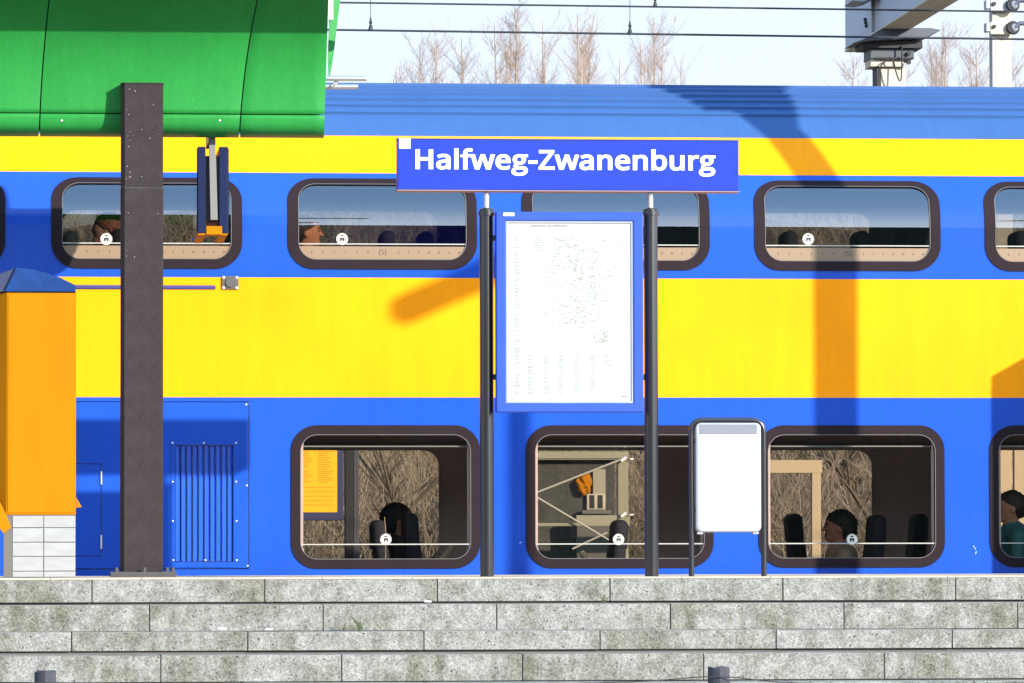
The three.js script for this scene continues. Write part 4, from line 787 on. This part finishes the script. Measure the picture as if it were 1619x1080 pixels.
{ // glazed shelter frame with tie rods
  const z = -10.2, x = (px) => X(px, z, 780), y = (py) => Y(py, z, 920), putty = std(0.30, 0.28, 0.19, 0.6, { map: tile(grainTex, 2, 2) });
  const o = thing('tie_rod_frame', 'putty coloured steel frame with crossed tie rods beyond the train', 'frame', V3(x(920), GROUND, z));
  part(o, 'top_beam', box(x(760), x(994), y(725), y(714), z - 0.1, z, 0.006), putty);
  part(o, 'upright', box(x(977), x(993.5), GROUND, y(725) - 0.001, z - 0.1, z, 0.006), putty);
  part(o, 'upright', box(x(748), x(760), GROUND, y(714), z - 0.1, z, 0.006), putty);
  part(o, 'middle_beam', box(x(761), x(976), y(832), y(827), z - 0.08, z - 0.02, 0.004), putty);
  for (const [a, b, c, d] of [[848, 779, 986, 725], [848, 786, 986, 868], [905, 868, 960, 842], [762, 812, 848, 779], [762, 735, 848, 786]]) part(o, 'tie_rod', rod(P(a, b, z + 0.04), P(c, d, z + 0.04), 0.010, 0.010, 8), std(0.40, 0.37, 0.30, 0.5));
  for (const [px, py] of [[986, 726], [986, 814]]) { part(o, 'tie_bolt', rod(P(px - 4, py + 3, z + 0.05), P(px + 4, py - 3, z + 0.05), 0.016, 0.016, 8), M.white); part(o, 'tie_bolt', rod(P(px + 10, py, z + 0.03), P(px + 16, py, z + 0.03), 0.009, 0.009, 8), M.white); }
}
{ // shed with a small window, and a yellow sack
  const z = -12, x = (px) => X(px, z, 780), y = (py) => Y(py, z, 920);
  const o = thing('shed', 'grey green shed with small double window behind the tie rod frame', 'shed', V3(x(900), GROUND, z - 0.6));
  part(o, 'wall', box(x(835), x(972), GROUND, y(728), z - 1.2, z, 0.01), std(0.085, 0.085, 0.07, 0.9, { map: tile(gritTex, 1, 1) }));
  part(o, 'roof', box(x(828), x(980), y(728) + 0.001, y(722), z - 1.3, z + 0.1, 0.01), std(0.20, 0.19, 0.14, 0.8));
  part(o, 'pale_panel', box(x(937), x(957), y(808), y(742), z + 0.001, z + 0.03, 0.004), putty2());
  part(o, 'window', box(x(927), x(956), y(806), y(781), z + 0.031, z + 0.05, 0.004), M.cream);
  for (const [a, b] of [[931, 939], [944, 952]]) part(o, 'window_pane', box(x(a), x(b), y(804), y(783), z + 0.0505, z + 0.054, 0.001), M.dark);
  part(o, 'ledge', box(x(918), x(964), y(813), y(806.5), z + 0.031, z + 0.14, 0.005), std(0.11, 0.10, 0.09, 0.7));
  part(o, 'low_wall', box(x(906), x(990), y(832), y(815), z + 0.2, z + 0.3, 0.006), putty2());
  part(o, 'low_wall', box(x(907), x(989), GROUND, y(832) - 0.001, z + 0.2, z + 0.3, 0.006), std(0.09, 0.085, 0.07, 0.8));
  const sack = new THREE.IcosahedronGeometry(1, 3), p = sack.attributes.position; for (let i = 0; i < p.count; i++) { const a = 1 + 0.16 * Math.sin(p.getX(i) * 7 + p.getY(i) * 5) + 0.1 * Math.sin(p.getZ(i) * 11 + p.getY(i) * 9); p.setXYZ(i, p.getX(i) * a * 0.075, p.getY(i) * a * 0.10, p.getZ(i) * a * 0.05); } sack.computeVertexNormals();
  const s = new THREE.Mesh(sack.translate(x(922), y(766), z + 0.055), M.boxYellow); s.name = numbered('yellow_sack'); scene.add(s); tag(s, 'crumpled yellow sack hanging on the shed beyond the train', 'sack');
}
function putty2() { return M.putty2 ??= std(0.27, 0.25, 0.18, 0.7); }
function frameOf(label, z, beams) {
  const q0 = P(beams[0][0], beams[0][2], z), o = thing('timber_frame', label, 'frame', V3(q0.x, GROUND, z));
  for (const [a, b, c, d, down] of beams) part(o, 'beam', prism([[a, d], [b, d], [b + (down || 0), c], [a + (down || 0), c]].map(([px, py]) => { const q = P(px, py, z); return [q.x, Math.max(GROUND, q.y)]; }), z - 0.09, z, 0.004), M.beige);
}
frameOf('pale timber goal frame standing in the brush beyond the train', -10, [[1095, 1300, 727.5, 748], [1284, 1298, 748.2, 1120], [1095, 1109, 748.2, 1120]]);
frameOf('pair of pale timber uprights beyond the train at the far lower window', -10, [[1578, 1600, 690, 1120], [1604, 1624, 690, 1120], [1578, 1660, 680, 689.8]]);
{ // brush on the embankment: nobody could count the twigs
  const gs = [];
  const sprout = (a, dir, len, r, depth) => {
    const b = a.clone().addScaledVector(dir, len * 0.5).add(V3(rr(-0.06, 0.06), rr(-0.02, 0.06), rr(-0.06, 0.06))), e = a.clone().addScaledVector(dir, len).add(V3(rr(-0.14, 0.14), rr(-0.06, 0.10), rr(-0.14, 0.14)));
    gs.push(rod(a, b, r, r * 0.8, 3, true), rod(b, e, r * 0.8, r * 0.45, 3, true));
    if (depth) for (let k = 0; k < 4; k++) { const o = a.clone().lerp(e, rr(0.3, 0.95)); sprout(o, dir.clone().add(V3(rr(-0.9, 0.9), rr(-0.3, 0.5), rr(-0.9, 0.9))).normalize(), len * rr(0.3, 0.55), r * 0.5, depth - 1); }
  };
  for (let k = 0; k < 16; k++) sprout(V3(rr(-0.35, 0.35), -0.1, rr(-0.3, 0.3)), V3(rr(-0.7, 0.7), 1, rr(-0.6, 0.6)).normalize(), rr(0.9, 1.9), rr(0.004, 0.013), 2);
  const g = merge(gs), inst = new THREE.InstancedMesh(g, std(0.32, 0.265, 0.20, 0.95), 860), m = new THREE.Matrix4(), q = new THREE.Quaternion(), c = new THREE.Color();
  const bankY = (z) => { const t = Math.max(0, Math.min(1, (z + 15) / -9)); return GROUND + 5.6 * t * t * (3 - 2 * t); };
  for (let k = 0; k < 860; k++) { const z = rr(-23, -12.6), s = rr(0.65, 1.25) * (z < -20.5 ? 0.45 : 1); m.compose(V3(rr(-9, 19), bankY(z) - 0.05, z), q.setFromAxisAngle(V3(0, 1, 0), rr(0, 6.28)), V3(s * rr(0.8, 1.3), s, s)); inst.setMatrixAt(k, m); const b = rr(0.55, 1.35); inst.setColorAt(k, c.setRGB(b, b * rr(0.9, 1.02), b * rr(0.8, 1.02))); }
  inst.name = 'brush'; inst.castShadow = inst.receiveShadow = true; scene.add(inst); tag(inst, 'tangled bare winter brush on the bank beyond the train', 'brush', null, 'stuff');
}
// young forked trees that stand in the brush
for (const [pts, z, label] of [[[[632, 900], [628, 815], [604, 745], [590, 690]], -12.9, 'young forked bare tree in the brush behind the yellow timetable'], [[[1400, 910], [1372, 815], [1330, 752], [1300, 690]], -13.1, 'young leaning bare tree in the brush behind the timber goal frame']]) {
  const q = pts.map(([a, b]) => P(a, b, z)), base = V3(q[0].x, GROUND, z), o = thing('forked_tree', label, 'tree', base), dark = std(0.11, 0.085, 0.06, 0.95);
  const limb = (a, r) => { const out = []; for (let i = 0; i + 1 < a.length; i++) out.push(rod(a[i], a[i + 1], r * (1 - i * 0.22), r * (1 - (i + 1) * 0.22), 7, true)); return out; };
  part(o, 'trunk', merge([...limb([base, ...q], 0.05)]), dark);
  const tw = [];
  for (let k = 0; k < 26; k++) { const i = 1 + Math.floor(rnd() * 2.99), a = q[Math.min(i, q.length - 1)].clone().lerp(q[Math.max(0, i - 1)], rnd()), e = a.clone().add(V3(rr(-0.5, 0.75), rr(0.2, 0.8), rr(-0.3, 0.3))), m = a.clone().lerp(e, 0.5).add(V3(rr(-0.06, 0.06), rr(-0.05, 0.09), 0)); tw.push(...limb([a, m, e], rr(0.008, 0.024))); }
  part(o, 'crown', merge(tw), dark);
}
// ------------------------------------------------------------------ bare trees far behind
{
  function treeGeo(h) {
    const limbs = [], twigs = [];
    const bend = (t) => V3(0.10 * Math.sin(t * 5 + h), 0, 0.1 * Math.cos(t * 4));
    const trunkPts = []; for (let k = 0; k <= 10; k++) trunkPts.push(bend(k / 10).multiplyScalar(k / 4).add(V3(0, h * k / 10, 0)));
    const trunk = []; for (let k = 0; k < 10; k++) trunk.push(rod(trunkPts[k], trunkPts[k + 1], lerp(0.13, 0.008, k / 10), lerp(0.13, 0.008, (k + 1) / 10), 7, true));
    const along = (t) => { const k = Math.min(9, Math.floor(t * 10)); return trunkPts[k].clone().lerp(trunkPts[k + 1], t * 10 - k); };
    for (let k = 0; k < 85; k++) {
      const t = rr(0.18, 0.98), a = along(t), az = rr(0, 6.28), len = lerp(3.2, 0.8, Math.pow(t, 1.2)) * rr(0.5, 1.1), up = rr(0.9, 1.9);
      let p = a, d = V3(Math.cos(az), up, Math.sin(az)).normalize(), r = lerp(0.018, 0.006, t) * rr(0.6, 1.2);
      for (let q = 0; q < 4; q++) {
        d = d.clone().add(V3(rr(-0.12, 0.12), 0.16, rr(-0.12, 0.12))).normalize(); const e = p.clone().addScaledVector(d, len / 4);
        limbs.push(rod(p, e, r, r * 0.75, 4, true)); r *= 0.75;
        for (let w = 0; w < 4; w++) { const o = p.clone().lerp(e, rnd()), dd = d.clone().add(V3(rr(-0.9, 0.9), rr(0, 0.5), rr(-0.9, 0.9))).normalize(), l = rr(0.2, 0.75) * (1 - 0.4 * t); const e2 = o.clone().addScaledVector(dd, l); twigs.push(rod(o, e2, 0.0032, 0.0018, 3, true)); if (w < 2) { const o2 = o.clone().lerp(e2, rr(0.3, 0.8)); twigs.push(rod(o2, o2.clone().add(V3(rr(-0.25, 0.25), rr(0.1, 0.35), rr(-0.25, 0.25))), 0.0022, 0.0014, 3, true)); } }
        p = e;
      }
    }
    return { trunk: merge(trunk), crown: merge([...limbs, ...twigs]) };
  }
  const bark = std(0.26, 0.185, 0.135, 0.9), kinds = [treeGeo(16), treeGeo(16), treeGeo(16), treeGeo(16)], Z = -105;
  const list = [[650, 70], [706, 58], [740, 62], [764, 42], [802, 50], [838, 14], [858, 34], [893, 22], [925, 60], [950, 52], [1003, 62], [1018, 26], [1062, 50], [1360, 92], [1455, 72], [1483, 44], [1515, 55], [1545, 70], [1612, 50],
    [628, 102], [682, 86], [726, 88], [784, 78], [820, 66], [876, 70], [908, 78], [970, 92], [1038, 76], [1082, 98], [1402, 104], [1432, 96], [1500, 82], [1530, 92], [1580, 86]];
  list.forEach(([px, py], i) => {
    const z = Z + ((i * 37) % 11 - 5) * 1.6, p = P(px, py, z), k = kinds[i % 4], s = (p.y - GROUND) / 16;
    const o = thing('bare_tree', 'slender leafless tree standing far behind the train roof', 'tree', V3(p.x, GROUND, z), 'bare trees behind the train');
    for (const n of ['trunk', 'crown']) { const m = new THREE.Mesh(k[n], bark); m.name = n; m.castShadow = m.receiveShadow = true; o.add(m); }
    o.rotation.y = i * 1.7; o.scale.set(s * 1.3, s, s * 1.3);
  });
}
// ------------------------------------------------------------------ fence posts in front
for (const [px, py, w, label] of [[71.5, 1061.5, 33, 'short weathered fence post before the steps, below the yellow cabinet'], [1136, 1055, 34, 'short weathered fence post before the steps, below the white panel']]) {
  const z = 12, c = P(px, py, z), r = w / 2 / F * (CZ - z), o = thing('fence_post', label, 'fence post', V3(c.x, GROUND, z));
  const g = new THREE.CylinderGeometry(r, r * 1.04, c.y - GROUND, 14, 6); const p = g.attributes.position; for (let i = 0; i < p.count; i++) { const a = Math.atan2(p.getZ(i), p.getX(i)), k = 1 + 0.04 * Math.sin(a * 5) + 0.03 * Math.sin(a * 9 + 1); p.setX(i, p.getX(i) * k); p.setZ(i, p.getZ(i) * k); if (p.getY(i) > (c.y - GROUND) / 2 - 1e-4) p.setY(i, p.getY(i) + 0.006 * Math.sin(a * 3 + px)); } g.computeVertexNormals();
  part(o, 'stake', g.translate(c.x, (c.y + GROUND) / 2, z), std(0.055, 0.058, 0.07, 0.9, { map: tile(gritTex, 3, 1) }));
}
{
  const o = thing('fence_wire', 'thin dark fence wire sagging between the two fence posts', 'wire', P(600, 1084, 12.06));
  part(o, 'strand', tube([P(-400, 1076, 12.07), P(71, 1079.5, 12.07), P(350, 1083, 12.07), P(700, 1086, 12.07), P(1000, 1078, 12.07), P(1136, 1070, 12.07), P(1300, 1081, 12.07), P(1800, 1079, 12.07)], 0.0028, 5, 120), M.dark);
}
scene.traverse((o) => { if (o.isMesh) { o.castShadow = true; o.receiveShadow = true; } });
renderer.render(scene, camera);
